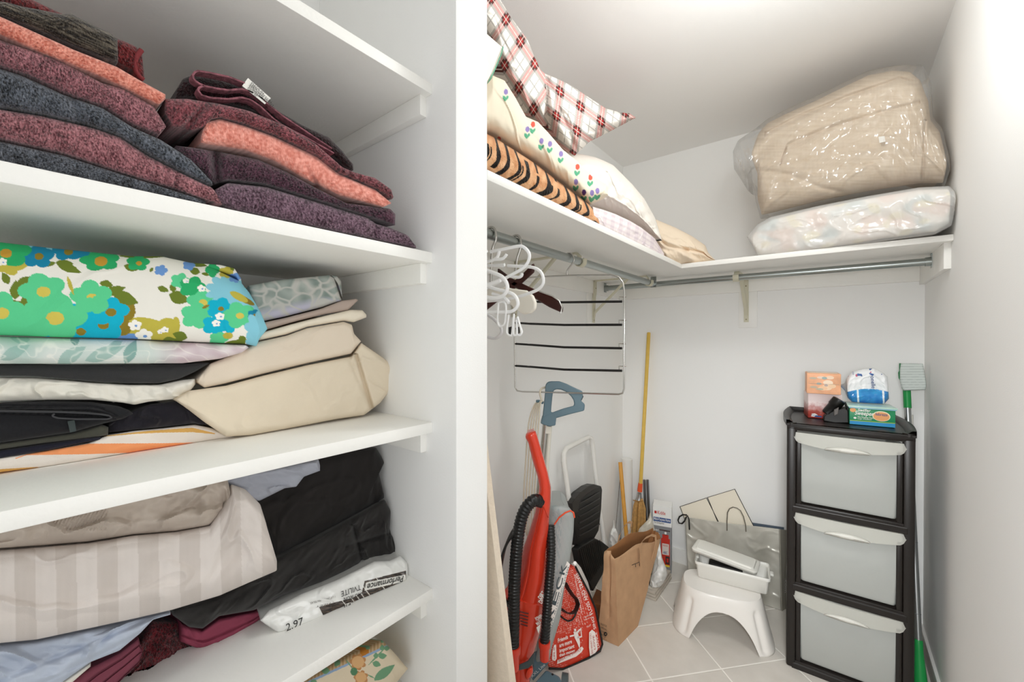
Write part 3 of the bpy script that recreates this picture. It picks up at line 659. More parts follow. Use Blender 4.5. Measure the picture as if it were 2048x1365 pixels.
o = sheet('white plastic wrapped sheet package with a dark brown printed label', [(521, 1240), (537, 1220), (566, 1206), (603, 1187), (676, 1158), (748, 1122), (778, 1121), (800, 1111), (815, 1125)],
          [(521, 1243), (556, 1268), (595, 1265), (649, 1240), (720, 1206), (790, 1177), (813, 1168), (816, 1152)], PK0, packing, nrm=PKN, back=(-.19, .035, .02), name='sheet_package', cat='package', m=M_pack, n=330, rows=110, r=.014, wr=0.0043, wf=15, seed=51, depth=.2, zmin=Z4, endr=.006)
def on(x, y): return aP(x, y, Vector(PK0)+PKN*.0025, PKN)
def ptext(body, x0, y0, x1, y1, hpx, m, **k):
    """text whose baseline runs from pixel 0 to pixel 1 on the package front; upside down lines run from the far end to the near end"""
    a, b = on(x0, y0), on(x1, y1); up_ = on(x0+(y1-y0)*.02, y0-hpx if x1 > x0 else y0+hpx)-a
    return text('lettering', body, a, b-a, up_, up_.length, m, o, width=(b-a).length, depth=.0006, **k)
ptext('Performance', 808, 1152, 735, 1169, 12, M_ink, shear=.3, bold=.01)
ptext('TVILITE', 721, 1170, 682, 1184, 11, M_ink)
ptext('NO IRON', 722, 1186, 688, 1196, 7, M_ink, bold=.01)
ptext('1 LIT (99 cm) MATELAS', 671, 1192, 622, 1205, 4, mat('grey_ink', '#77736e', .6))
ptext('SHEET', 668, 1204, 632, 1213, 3, MATS['grey_ink'])
text('lettering', 'NI', on(703, 1218), on(691, 1222)-on(703, 1218), on(704, 1207)-on(702, 1220), .011, M_ink, o, depth=.001, width=.012)
text('lettering', '2.97', on(572, 1264), on(588, 1257)-on(572, 1264), on(570, 1252)-on(572, 1264), .012, M_ink, o, depth=.001)

# lowest shelf: cream floral quilt
def quilt(px, py, s, t):
    c = srgb('#d9cbb2')
    u = (py-1283)-(765-px)*.46   # distance below the folded upper edge
    if u < 12:
        c = mixc(srgb('#c2a988'), srgb('#a98b62'), .5+.5*sin(px*.9))
        if 720 < px < 738: c = srgb('#b5762f')
    elif u < 17: c = srgb('#8fa6c4')
    for x, y, r, k in [(716, 1325, 17, 0), (722, 1356, 15, 1), (706, 1340, 0, 0)]:
        if r and flower(px, py, x, y, r, 7, .4, 1): c = srgb('#d3a878') if ell(px, py, x, y, r*.72, r*.72) < 1 else srgb('#b98657')
    if ell(px, py, 708, 1344, 7, 8) < 1: c = srgb('#54805f')
    for a in [(736, 1332, 775, 1292, 1.6), (752, 1318, 752, 1306, 5), (757, 1314, 774, 1312, 6), (765, 1303, 764, 1290, 5), (768, 1298, 780, 1297, 5), (745, 1326, 762, 1332, 6), (748, 1362, 790, 1330, 9), (690, 1318, 708, 1342, 1.2), (735, 1350, 750, 1358, 1.5), (670, 1324, 680, 1330, 8), (643, 1342, 660, 1342, 7), (622, 1362, 634, 1372, 7), (733, 1300, 738, 1290, 5), (762, 1281, 768, 1286, 4)]:
        if leaf(px, py, *a): c = srgb('#6f9a78')
    return c
cloth('quilt', 'cream floral quilt with blue piping on the lowest shelf', 'quilt', [(560, 1390), (585, 1372), (640, 1341), (700, 1308), (764, 1279), (790, 1306), (815, 1336)], [(540, 1480), (640, 1450), (740, 1420), (780, 1385), (816, 1340)], -.76*KL, .28, M_cotton, quilt, n=260, rows=150, r=.02, wr=0.0034, seed=52, zmin=SHELF[4])

# ------------------------------------------------------------------ things on the walk-in shelves
LB_ = 'pillows and blankets on the long shelf'
def poly_at(P, x):
    for i in range(len(P)-1):
        if P[i][0] <= x <= P[i+1][0]: return P[i][1]+(P[i+1][1]-P[i][1])*(x-P[i][0])/max(1e-6, P[i+1][0]-P[i][0])
def tiger(px, py, s, t):
    c = mixc(srgb('#c98d5f'), srgb('#e6b78c'), .5+.9*N3(px*.12, py*.05, 2)+.5*(t-.5))
    x = px-(py-poly_at([(960, 280), (1210, 420)], min(1209, max(961, px))) if False else 0)
    sx = px+10*sin(pi*t)*-1.6+t*18
    k = sx/20; i = floor(k); f = k-i
    wv = .16+.22*(.5+.5*sin(i*2.7))*(.25+.75*t)+.10*N3(i*3.1, t*4, 1); ph = .5+.22*N3(i*1.7, t*1.5, 5)
    cut = N3(i*5.3, t*2.2, 8) < -.34
    if abs(f-ph) < wv*.75 and not cut: return srgb('#1c1612')
    if i % 3 == 0 and abs(f-ph-.3) < .07 and t > .3: return srgb('#1c1612')
    return c
def on_shelf(label, cat, name, top, bot, plane, paint, m=None, depth=.3, **k):
    return cloth(name, label, cat, top, bot, plane, depth, m or M_cotton, paint if callable(paint) else plain(paint), LB_, zmin=ZH, **k)
M_fur = mat('short_fur', attr=True, rough=.95, bump=.5, bump_scale=380, sheen=.2, spec=.1)
on_shelf('tiger striped plush blanket lying on the long shelf', 'blanket', 'blanket', [(968, 264), (991, 275), (1038, 305), (1073, 328), (1114, 360), (1155, 390), (1178, 408), (1199, 438)], [(968, 338), (1073, 394), (1199, 458)], -.612, tiger, M_fur, n=320, rows=70, r=.035, fuzz=.0012, seed=61, ends=(0, 1), gap=1)
TUL = [(1012, 184, 0, 1), (1055, 259, 0, 0), (1083, 282, 0, 0), (1100, 288, 0, 1), (1122, 308, 0, 0), (1155, 334, 1, 0), (1181, 355, 1, 0), (1152, 364, 0, 0), (1168, 385, 2, 0), (1184, 386, 0, 0), (1195, 382, 0, 1), (998, 279, 1, 2), (1066, 249, 1, 0)]
def tulips(px, py, s, t):
    c = srgb('#e9dec9')
    for x, y, k, l in TUL:
        if abs(px-x) > 14: continue
        if ell(px, py, x, y, 4.2, 6) < 1: c = srgb(['#8d7cb4', '#d85a4a', '#4c2f66'][k])
        if l < 2 and (ell(px, py, x-3, y+13, 3, 6, -.4) < 1 or ell(px, py, x+2, y+12, 2.6, 5, .5) < 1): c = srgb('#57a581')
    return c
on_shelf('cream pillow printed with small purple and red tulips', 'pillow', 'pillow', [(966, 176), (985, 150), (1009, 160), (1030, 193), (1052, 233), (1076, 243), (1096, 264), (1126, 299), (1155, 322), (1184, 352), (1214, 369), (1216, 388)],
         [(966, 262), (991, 275), (1038, 304), (1073, 327), (1114, 359), (1155, 389), (1168, 404), (1180, 411), (1205, 400), (1216, 391)], -.622, tulips, n=300, rows=80, r=.05, sag=.012, wr=.007, wf=6, seed=62, ends=(0, 1), depth=.13, gap=1)
o = on_shelf('white pillowcase corner with thin green piping at the partition edge', 'pillow', 'pillow', [(966, 60), (975, 67), (1006, 94)], [(966, 190), (980, 162), (1005, 99)], -.655, '#f1ece2', n=60, rows=40, r=.01, seed=63, ends=(0, 1), depth=.3, wr=.003)
MB().tube([aX(x, y, -.652) for x, y in [(966, 190), (976, 168), (991, 136), (1003, 107), (1006, 94)]], .0016, 6).build('green_piping', mat('green_piping', '#6fae93', .8), o, smooth=60)
def latt(px, py, o_, a, b):
    d = a[0]*b[1]-a[1]*b[0]; x, y = px-o_[0], py-o_[1]
    return ((x*b[1]-y*b[0])/d+.5) % 1-.5, ((a[0]*y-a[1]*x)/d+.5) % 1-.5
def plaid(px, py, s, t):
    if px < 1090+(py-145)*.06: u, v = latt(px, py, (1038, 175), (29, 44), (-32, 48))
    else: u, v = latt(px, py, (1154, 262), (41, 30), (-7, 49))
    c = srgb('#e9e5df')
    def band(f):
        f = abs(f)
        if f < .012: return 3
        if f < .11: return 1 if f > .05 else 4
        if f < .20: return 2
        if f > .48: return 5
        return 0
    p, q = band(u), band(v)
    red, gry, dk = srgb('#b8423d'), srgb('#9a9691'), srgb('#5c5551')
    tw = ((px+py)*.5 % 2) < 1.2
    if p in (1, 4) and q in (1, 4): c = srgb('#a32c2a') if p == 1 or q == 1 else srgb('#8e2220')
    elif (p in (1, 4) and q == 2) or (q in (1, 4) and p == 2): c = srgb('#55302d')
    elif p == 2 and q == 2: c = mixc(c, dk, .75)
    elif p in (1, 4) or q in (1, 4): c = mixc(c, red, .7 if tw else .42)
    elif p == 2 or q == 2: c = mixc(c, gry, .8 if tw else .5)
    elif p == 5 or q == 5: c = mixc(c, gry, .75)
    if (p == 3 or q == 3): c = mixc(c, srgb('#f0d9cf'), .7)
    return c
on_shelf('red and grey plaid pillow folded in the middle on top of the pile', 'pillow', 'pillow',
         [(962, -45), (1001, -2), (1023, 34), (1055, 77), (1069, 111), (1081, 138), (1091, 146), (1113, 155), (1139, 167), (1175, 191), (1212, 215), (1241, 223), (1260, 225), (1271, 233)],
         [(962, 48), (976, 68), (992, 96), (998, 127), (1009, 157), (1030, 193), (1050, 226), (1086, 252), (1105, 264), (1125, 300), (1149, 314), (1178, 286), (1224, 263), (1248, 250), (1270, 238)], -.70, plaid, n=380, rows=150,
         r=.07, sag=.02, wr=.010, wf=5, seed=64, ends=(0, 1), depth=.22, tap=.3, fold=lambda px, py, s, t, h: .03*exp(-((px-1090-(py-145)*.06)/7)**2)+.01*exp(-((px-1112-(py-200)*.4)/6)**2))
on_shelf('plump white pillow with a piped edge between the tulip pillow and the corner', 'pillow', 'pillow',
         [(1130, 303), (1160, 307), (1189, 313), (1209, 321), (1227, 330), (1236, 339), (1265, 368), (1289, 397), (1311, 436), (1320, 466), (1324, 480)],
         [(1150, 395), (1183, 410), (1207, 417), (1241, 430), (1282, 453), (1309, 474), (1324, 482)], (-.625, 1.885, ZH), '#efeae2', back=(-.24, 0, 0), nrm=(.935, -.354, 0), n=260, rows=80, r=.07, sag=.015, wr=.008, wf=8, seed=65, depth=.36, gap=1,
         fold=lambda px, py, s, t, h: -.006*exp(-((t-.70)/.03)**2)+(.05*(t-.7) if t > .7 else 0)+(.003*sin((px*.7+py*.7)*.22) if .2 < t < .68 else 0))
def lilac(px, py, s, t):
    a = abs(((px*.9+py*.1)/15 % 1)-.5); b = abs((t*4 % 1)-.5)
    return mixc(srgb('#e9dfdf'), srgb('#d3c6cc'), (a < .22)*.5+(b < .22)*.5)
on_shelf('pale lilac checked blanket under the white pillow', 'blanket', 'blanket', [(1184, 412), (1207, 419), (1230, 427), (1260, 441), (1282, 454), (1310, 476), (1328, 506)], [(1188, 452), (1230, 474), (1290, 502), (1329, 520)], -.618, lilac, n=200, rows=50, r=.03, seed=66, wr=.004, wf=9, gap=1)
def gath(px, py, s, t, h): return .008*sin((px*.55-py*.8)*.25+3*N3(px*.03, py*.05, 2))*(t > .45)+.02*exp(-((t-.55-.1*sin(px*.03))/.06)**2)
cloth('cotton_throw', 'cream cotton throw bunched up in the corner of the shelves', 'blanket', [(1311, 437), (1350, 453), (1385, 471), (1411, 489), (1417, 504), (1430, 519)], [(1320, 500), (1333, 518), (1358, 530), (1385, 530), (1430, 523)], (-.645, 1.985, ZH), .3, M_cotton, plain('#ead9c3'), LB_,
      nrm=(.75, -.66, 0), n=180, rows=70, r=.04, sag=.01, wr=.006, wf=10, seed=67, zmin=ZH, fold=gath)

# bagged comforters on the back shelf
BK0, BKN = (-.315, 2.13, ZH), Vector((-.154, -.988, 0)).normalized()
M_clear = film_mat('clear_plastic', .10, .03, 6, .85, .10)
def pastel(px, py, s, t):
    a = N3(px*.016, py*.03, 3); b = N3(px*.02+7, py*.035, 9); c = srgb('#efe7df')
    if a > .12: c = mixc(c, srgb('#c3d2d4'), min(.8, (a-.12)*5))
    if b > .10: c = mixc(c, srgb('#eed2c4'), min(.8, (b-.10)*4))
    if N3(px*.03, py*.05, 15) > .28: c = mixc(c, srgb('#eee3b8'), .7)
    return c
fl_t = [(1500, 474), (1518, 451), (1545, 436), (1636, 414), (1737, 394), (1838, 377), (1895, 375), (1909, 390)]
fl_b = [(1512, 500), (1522, 512), (1568, 512), (1703, 492), (1771, 480), (1872, 466), (1900, 450), (1910, 404)]
cloth('comforter', 'pastel floral comforter in a frosted plastic bag on the back shelf', 'comforter', fl_t, fl_b, BK0, .34, M_cotton, pastel, 'comforters in plastic bags', nrm=BKN, back=(0, .33, 0), n=200, rows=50, r=.04, seed=71, wr=.006, wf=6, zmin=ZH+.002, gap=3, xmax=.308)
M_frost = film_mat('frosted_plastic', .45, .03, 7, .6, .18)
cloth('storage_bag', 'frosted plastic bag around the pastel floral comforter', 'bag', [(1494, 474), (1515, 449), (1541, 434), (1636, 412), (1737, 392), (1838, 375), (1899, 372), (1918, 390)], [(1506, 492), (1515, 514), (1568, 514), (1703, 494), (1771, 482), (1872, 468), (1903, 452), (1917, 404)],
      (BK0[0], BK0[1]-.012, BK0[2]), .37, M_frost, plain('#f0ece6'), 'plastic storage bags', nrm=BKN, back=(0, .36, 0), n=200, rows=50, r=.045, seed=72, wr=.010, wf=8, zmin=ZH, gap=0, xmax=.318, tap=.1)
def cfold(px, py, s, t, h):
    f = 0
    for P, w, a in [([(1530, 268), (1600, 232), (1700, 192), (1800, 158), (1850, 170)], 5, .022), ([(1560, 330), (1575, 290), (1640, 262), (1750, 228), (1840, 205)], 4, .012), ([(1520, 340), (1580, 350), (1640, 375), (1700, 388)], 5, .008)]:
        y = poly_at(P, px)
        if y is not None: f += a*exp(-((py-y)/w)**2)
    return f+.01*exp(-((px-1848-(py-300)*-.05)/3)**2)*(py > 240)
def linen(px, py, s, t):
    return mixc(srgb('#c0ac94'), srgb('#d3c3ae'), .5+.6*N3(px*.02, py*.35, 2)+.25*N3(px*.3, py*.05, 4))
cm_t = [(1503, 300), (1517, 262), (1535, 242), (1575, 222), (1636, 195), (1703, 162), (1737, 146), (1788, 136), (1821, 139), (1842, 156), (1858, 198), (1862, 236), (1880, 259), (1893, 316)]
cm_b = [(1504, 322), (1515, 353), (1514, 403), (1522, 435), (1541, 431), (1636, 407), (1737, 387), (1838, 372), (1886, 371), (1894, 340)]
BK1 = (-.315, 2.14, ZH)
o = cloth('comforter', 'beige quilted comforter folded high in a clear plastic bag', 'comforter', cm_t, cm_b, (BK1[0], BK1[1]+.03, BK1[2]), .30, M_cotton, linen, 'comforters in plastic bags', nrm=BKN, back=(0, .30, 0), n=280, rows=110, r=.10, seed=73, wr=.009, wf=5, gap=5, tap=.3, fold=cfold, xmax=.305)
q = [aP(x, y, Vector(BK1)+BKN*.003, BKN) for x, y in [(1757, 274), (1769, 272), (1771, 283), (1759, 286)]]
MB().prism(q, BKN*-.001).build('care_tag', M_label, o)
cloth('storage_bag', 'clear plastic bag with loose ends around the tall beige comforter', 'bag', [(1466, 303), (1476, 281), (1510, 258), (1535, 238), (1575, 217), (1636, 190), (1703, 157), (1737, 141), (1788, 131), (1846, 129), (1862, 165), (1864, 200), (1866, 235), (1885, 256), (1899, 316)],
      [(1468, 338), (1480, 352), (1505, 362), (1512, 405), (1521, 439), (1541, 433), (1636, 409), (1737, 389), (1838, 374), (1889, 374), (1900, 340)], (BK1[0], BK1[1]-.014, BK1[2]), .39, M_clear, plain('#f0ece6'), 'plastic storage bags', nrm=BKN, back=(0, .39, 0), n=260, rows=80, r=.10, seed=74, wr=.012, wf=9, gap=0, tap=.1, xmax=.316)

# ------------------------------------------------------------------ rods, brackets, hangers
M_zinc = mat('zinc_tube', '#aab0ae', .28, metal=1, noise_scale=3, noise_amt=.08)
M_chrome = mat('chrome_wire', '#c9c7c3', .18, metal=1)
M_cream = mat('cream_enamel', '#cfcbb6', .45)
M_wh = mat('white_plastic', '#eeeeee', .35)
M_blk = mat('black_plastic', '#141312', .42)
RX, RZ, RY, RZ2 = -.80, 1.7275, 2.36, 1.734
def rod(label, a, b, ends):
    e = empty('closet_rod', ((a[0]+b[0])/2, (a[1]+b[1])/2, a[2]), label, 'rod')
    MB().tube([a, b], .0155, 20).build('tube', M_zinc, e, smooth=50)
    for (x, y, z), n in ends:
        mb = MB(); n = Vector(n); w = n.cross(Vector((0, 0, 1)))
        c = Vector((x, y, z))
        mb.prism([c+w*-.016+Vector((0, 0, -.025)), c+w*.016+Vector((0, 0, -.025)), c+w*.016+Vector((0, 0, .036)), c+w*-.016+Vector((0, 0, .036))], n*.002)
        mb.tube([c+n*.002, c+n*.02], .0185, 20); mb.tube([c+n*.002+Vector((0, 0, .028)), c+n*.004+Vector((0, 0, .028))], .004, 10)
        mb.build('end_flange', M_zinc, e, smooth=40)
    return e
rod('zinc rod along the back wall under the comforters', (XL+.021, RY, RZ2), (XR-.021, RY, RZ2), [((XL+.019, RY, RZ2), (1, 0, 0)), ((XR-.019, RY, RZ2), (-1, 0, 0))])
rod('zinc rod along the left wall carrying the hangers', (RX, YP2+.002, RZ), (RX, 2.27, RZ), [((RX, 2.285, RZ+.005), (0, -1, 0))])
def bracket(label, w, d, reach):
    """w: point on the wall under the shelf, d: horizontal direction away from the wall"""
    d = Vector(d); side = d.cross(Vector((0, 0, 1)))*.030; w = Vector(w); zt = ZH-HT-.002
    e = empty('shelf_bracket', w, label, 'bracket', 'cream shelf brackets')
    up_ = Vector((w.x, w.y, zt))
    MB().ribbon([up_+d*.024, Vector((w.x, w.y, 1.70))+d*.024, Vector((w.x, w.y, 1.665))+d*.018, Vector((w.x, w.y, 1.515))+d*.012], side*.8, .010).build('wall_leg', M_cream, e, smooth=40)
    MB().ribbon([up_+d*.022, up_+d*reach, up_+d*(reach+.012)-Vector((0, 0, .012)), up_+d*(reach+.012)-Vector((0, 0, .03))], side*.8, .008).build('shelf_arm', M_cream, e, smooth=40)
    MB().ribbon([Vector((w.x, w.y, 1.55))+d*.016, Vector((w.x, w.y, 1.575))+d*.022, up_+d*(reach-.10)-Vector((0, 0, .004))], side*.55, .010).build('brace', M_cream, e, smooth=40)
    for z in (1.53, 1.72): MB().tube([Vector((w.x, w.y, z))+d*(.012 if z < 1.6 else .022), Vector((w.x, w.y, z))+d*(.018 if z < 1.6 else .030)], .004, 10).build('screw_head', mat('brass_screw', '#8a8066', .4, metal=1), e, smooth=40)
    return e, up_, side
def hook(e, c, d, side):
    """half round cradle under the rod"""
    mb = MB(); d = Vector(d)
    arc = [Vector(c)+d*(.0185*cos(a))+Vector((0, 0, .0185*sin(a))) for a in [radians(q) for q in range(175, 375, 14)]]
    arc = [arc[0]+Vector((0, 0, .02))]+arc+[arc[-1]+d*.002+Vector((0, 0, .008))]
    mb.ribbon(arc, side*.9, .005).build('rod_hook', M_cream, e, smooth=50)
for lb, y in [('cream bracket near the middle of the long shelf', 1.451), ('cream bracket at the corner end of the long shelf', 2.215)]:
    e, u, sd = bracket(lb, (XL, y, 1.69), (1, 0, 0), .33); hook(e, (RX, y, RZ), (1, 0, 0), sd)
e, u, sd = bracket('cream bracket in the middle of the back shelf', (-.40, YB, 1.69), (0, -1, 0), .30); hook(e, (-.40, RY, RZ2), (0, -1, 0), sd)
tag(box_obj('backer_board', (-.439, YB-.012, 1.4825), (-.346, YB, 1.6875), M_trim, .002), 'white backer board behind the bracket on the back wall', 'board')
tag(box_obj('backer_board', (XL, 2.15, 1.49), (XL+.012, 2.245, 1.6895), M_trim, .002), 'white backer board behind the corner bracket on the left wall', 'board')

# chrome trouser hanger with four bars
HY = 1.355
def hp(x, y): return aY(x, y, HY)
e = empty('trouser_hanger', hp(1136, 551), 'chrome trouser hanger with four black padded bars', 'hanger')
fr = [(1029, 640), (1028, 600), (1030, 572), (1037, 560), (1050, 556), (1090, 553.5), (1136, 551.5), (1223, 550), (1238, 555), (1246, 566), (1248.5, 582), (1249, 650), (1248, 720), (1248, 778), (1245, 787), (1237, 789), (1130, 786), (1045, 784), (1034, 782), (1030, 775), (1030, 730), (1029, 690)]
MB().tube([hp(*q) for q in fr], .0032, 8, closed=True).build('frame', M_chrome, e, smooth=60)
hk = [hp(1134, 551), hp(1134, 543), hp(1138, 536), hp(1145, 527), hp(1148, 519), Vector((RX+.0145, HY, RZ+.0135)), Vector((RX, HY, RZ+.0190)), Vector((RX-.0145, HY, RZ+.0135)), Vector((RX-.0195, HY, RZ))]
MB().tube(spl(hk), .003, 8).build('hook', M_chrome, e, smooth=60)
for yl, yr in [(604, 603.5), (648, 650), (690, 697), (734, 742)]:
    b = MB(); b.tube([hp(1030, yl-2), hp(1062, yl)+Vector((0, -.004, 0)), hp(1130, (yl+yr)/2+1.5)+Vector((0, -.006, 0)), hp(1244, yr)], .0044, 8)
    p = b.build('bar', M_blk, e, smooth=60); tag(p, 'black foam covered bar')
    MB().tube([hp(1030, yl-2), hp(1061, yl-.5)+Vector((0, -.004, 0))], .0036, 8).build('bar_sleeve', M_chrome, p, smooth=60)
    MB().tube([hp(1252, yr-9), hp(1238, yr-9), hp(1238, yr+2)], .0018, 6).build('bar_catch', M_chrome, p, smooth=60)
    MB().tube([hp(1030, yl-6), hp(1030, yl+2)], .0048, 10).build('bar_coil', M_chrome, p, smooth=60)

# plastic and wooden hangers near the partition
HG = 'hangers crowded on the rod beside the partition'
def hook_tube(e, y, base, m):
    pts = [base, Vector((RX+.006, y, RZ-.055)), Vector((RX+.02, y, RZ-.02)), Vector((RX+.0205, y, RZ)), Vector((RX+.0145, y, RZ+.0155)), Vector((RX, y, RZ+.0215)), Vector((RX-.0145, y, RZ+.0155)), Vector((RX-.0205, y, RZ))]
    MB().tube(spl(pts), .0042, 8).build('hook', m, e, smooth=60)
def tube_hanger(label, y, lines, rr, m=M_wh):
    c = Vector((RX, y, RZ-.10))
    e = empty('clothes_hanger', Vector((RX, y, RZ)), label, 'hanger', HG)
    first = True; mb = MB()
    for L_ in lines:
        P = [aY(px, py, y) for px, py in L_]; mb.tube(spl(P), rr, 10)
        if first:
            # the hidden half towards the wall, built like the half in view
            z0, z1 = P[0].z, P[-1].z
            mb.tube([P[-1], Vector((RX-.02, y, P[-1].z)), Vector((RX-.16, y, P[-1].z+.0)), Vector((RX-.205, y, P[-1].z+.015)), Vector((RX-.195, y, P[-1].z+.04)), Vector((RX-.03, y, RZ-.085)), c, Vector((P[0].x-.012, y, P[0].z+.004))], rr, 8)
            first = False
    mb.build('body', m, e, smooth=60); hook_tube(e, y, c, m)
    return e
tube_hanger('white tubular hanger with the highest raised loop and a strap notch', .80, [[(975, 574.5), (987, 569.5), (1012, 556), (1037, 542.5), (1051, 532), (1058, 519), (1058, 507), (1049, 496), (1037, 493), (1004, 499.5), (981, 504)][::-1], [(999, 502), (995, 514), (985, 521), (972, 524)], [(990, 519), (1003, 518.5), (1010, 514), (1013, 509)]], .0042)
tube_hanger('white tubular hanger with the loop reaching farthest out over the rod', .86, [[(1016, 532), (1037, 533), (1064, 535), (1079, 542), (1086, 554), (1086, 568), (1078, 578), (1064, 585), (1040, 593), (1010, 600)], [(966, 531), (1007, 532)], [(1020, 553), (1036, 555), (1043, 552), (1044, 547)]], .0042)
tube_hanger('white tubular hanger with a wide rounded loop close to the partition', .765, [[(970, 540), (990, 547), (1004, 554), (1012, 564), (1015, 576), (1010, 588), (1000, 595), (987, 596.5), (968, 594)], [(968, 573), (1000, 561)]], .0048)
h4 = tube_hanger('white clip hanger with small trouser clips on its lower bar', .78, [[(972, 572), (990, 578), (1020, 586), (1032, 595), (1036, 608), (1031, 618), (1020, 624), (995, 625), (966, 625)], [(985, 588), (1008, 596), (1018, 606)]], .0044)
for L_ in ([(997, 606), (995, 640), (998, 652), (1004, 653), (1010, 645), (1012, 612), (1006, 604), (997, 606)], [(1018, 630), (1014, 655), (1014, 666), (1019, 671), (1024, 668), (1027, 634)], [(1028, 628), (1027, 650), (1027, 668), (1031, 671), (1034, 667), (1033, 640)], [(1035, 634), (1041, 655), (1044, 665), (1040, 671), (1034, 669)]):
    MB().tube(spl([aY(x, y, .775) for x, y in L_]), .0026, 8).build('clip', M_wh, h4, smooth=60)
for P in ([(1017, 655), (1025, 653), (1026, 668), (1021, 671), (1017, 668)], [(1031, 656), (1036, 654), (1037, 666), (1032, 670)]): MB().prism([aY(x, y, .785) for x, y in P], (0, .006, 0)).build('clip_pad', M_blk, h4)
tube_hanger('pale grey tubular hanger hanging lowest behind the clips', .83, [[(972, 628), (987, 638), (1000, 652), (1003, 664), (997, 674), (987, 677), (968, 673)]], .0044, mat('pale_grey_plastic', '#d4d2d4', .4))
def plate_hanger(label, y, poly, th, m, name='clothes_hanger', edge=None):
    e = empty(name, Vector((RX, y, RZ)), label, 'hanger', HG)
    P = [aY(px, py, y) for px, py in poly]
    MB().prism(P, (0, th, 0)).build('shoulder', m, e, smooth=30, bevel=th*.35)
    MB().prism([Vector((2*RX-p.x, p.y, p.z)) for p in P], (0, th, 0)).build('shoulder', m, e, smooth=30, bevel=th*.35)
    xi = min(p.x for p in P); zi = max(p.z for p in P)
    if xi > RX: MB().box((2*RX-xi-.01, y+th*.1, zi-.035), (xi+.01, y+th*.9, zi-.005)).build('neck', m, e)
    hook_tube(e, y+th/2, Vector((RX, y+th/2, zi-.02)), M_chrome)
    if edge: MB().tube([aY(px, py, y-.001) for px, py in edge], .0024, 6).build('metal_edge', M_chrome, e, smooth=60)
    return e
plate_hanger('cream flat shouldered plastic hanger behind the white tubular ones', .90, [(1006, 572), (1021, 577), (1051, 581), (1064, 591), (1070, 605), (1069, 618), (1061, 627), (1043, 629), (1025, 615), (1005, 595)], .012, mat('cream_plastic', '#ece7dc', .4))
plate_hanger('dark brown wooden hanger with a chrome edge at its tip', 1.02, [(994, 536), (1020, 556), (1046, 569), (1078, 584), (1105, 594), (1117, 603), (1123, 615), (1122, 626), (1097, 615), (1064, 595), (1041, 582), (1019, 571), (994, 553)], .014, mat('mahogany_stain', '#3a120c', .35, noise_scale=20, noise_amt=.25), edge=[(1078, 583), (1105, 593), (1118, 602), (1124, 615), (1122, 627)])

# ------------------------------------------------------------------ things standing on the closet floor
def face(p0, tilt=0):
    """vertical plane through p0 turned towards the middle of the doorway; tilt leans its top away"""
    n = Vector((-p0[0], -p0[1], 0)).normalized(); n.z = tilt; return n.normalized()
def up_cloth(name, left, right, p0, n_, depth, m, paint, parent, **k):
    """cloth() turned upright: the two outlines are the left and right edges from top to bottom"""
    return cloth(name, k.pop('label', None), k.pop('cat', None), left, right, p0, depth, m, paint if callable(paint) else plain(paint, 0), nrm=n_, parent=parent, gap=0, **k)
M_redp = mat('glossy_red_plastic', attr=True, rough=.22, coat=.4)
M_red = mat('red_plastic', '#c6321c', .28, coat=.3)
M_teal = mat('blue_grey_plastic', '#5b7480', .42)
M_hose = mat('black_hose', '#131415', .33)
M_white = mat('white_print', '#eceae5', .6)
M_whtube = mat('white_enamel_tube', '#e4e2dd', .3)
M_alu = mat('brushed_aluminium', '#bfc1c2', .3, metal=1)

# pale board behind the partition
MB().prism([(-.453, .70, 0), (-.662, .70, 1.27), (-.93, .70, 1.23), (-.76, .70, 0)], (0, .02, 0)).build('leaning_board', mat('beige_board', '#d6c8b6', .8, noise_scale=90, noise_amt=.05, bump=.3, bump_scale=200), None)
tag(bpy.data.objects['leaning_board'], 'pale beige board leaning behind the end of the partition wall', 'board')

# red upright vacuum cleaner
P0 = Vector((-.80, 1.10, 0)); NV = face(P0)
def v1(x, y, o=0): return aP(x, y, P0+NV*o, NV)
e = empty('vacuum_cleaner', (P0.x, P0.y, 0), 'glossy red upright vacuum cleaner with a black corrugated hose', 'vacuum cleaner')
up_cloth('handle', [(1052, 868), (1050, 876), (1056, 885), (1065, 923), (1075, 955), (1078, 975), (1075, 1000)], [(1071, 863), (1074, 870), (1084, 904), (1096, 946), (1102, 974), (1101, 1008), (1098, 1040)], P0, NV, .05, M_redp, '#cf3a22', e, n=60, rows=22, r=.03, endr=.012, tap=.2)
def redbody(px, py, s, t):
    return srgb('#c83620') if t > .28 else srgb('#b32a18')
up_cloth('dust_housing', [(1075, 990), (1070, 1025), (1058, 1062), (1047, 1093), (1042, 1116), (1034, 1150), (1022, 1190), (1012, 1212)], [(1101, 990), (1098, 1048), (1095, 1106), (1098, 1140), (1097, 1168), (1089, 1211)], P0-NV*.01, NV, .12, M_redp, redbody, e, n=90, rows=40, r=.05, endr=.004, tap=.25,
         fold=lambda px, py, s, t, h: .012*max(0, .32-t)/.32+.003*exp(-((t-.36)/.02)**2)-.008*exp(-((t-.62)/.2)**2))
up_cloth('motor_housing', [(1001, 1190), (1005, 1222), (1010, 1280), (1020, 1365), (1030, 1440)], [(1089, 1212), (1086, 1240), (1081, 1264), (1069, 1303), (1065, 1333), (1054, 1400), (1052, 1440)], P0-NV*.002, NV, .16, M_redp, '#c4351f', e, n=70, rows=40, r=.045, endr=.006, tap=.2,
         fold=lambda px, py, s, t, h: .003*exp(-((t-.5)/.02)**2)+.004*exp(-((py-1330-(px-1010)*-.2)/2)**2))
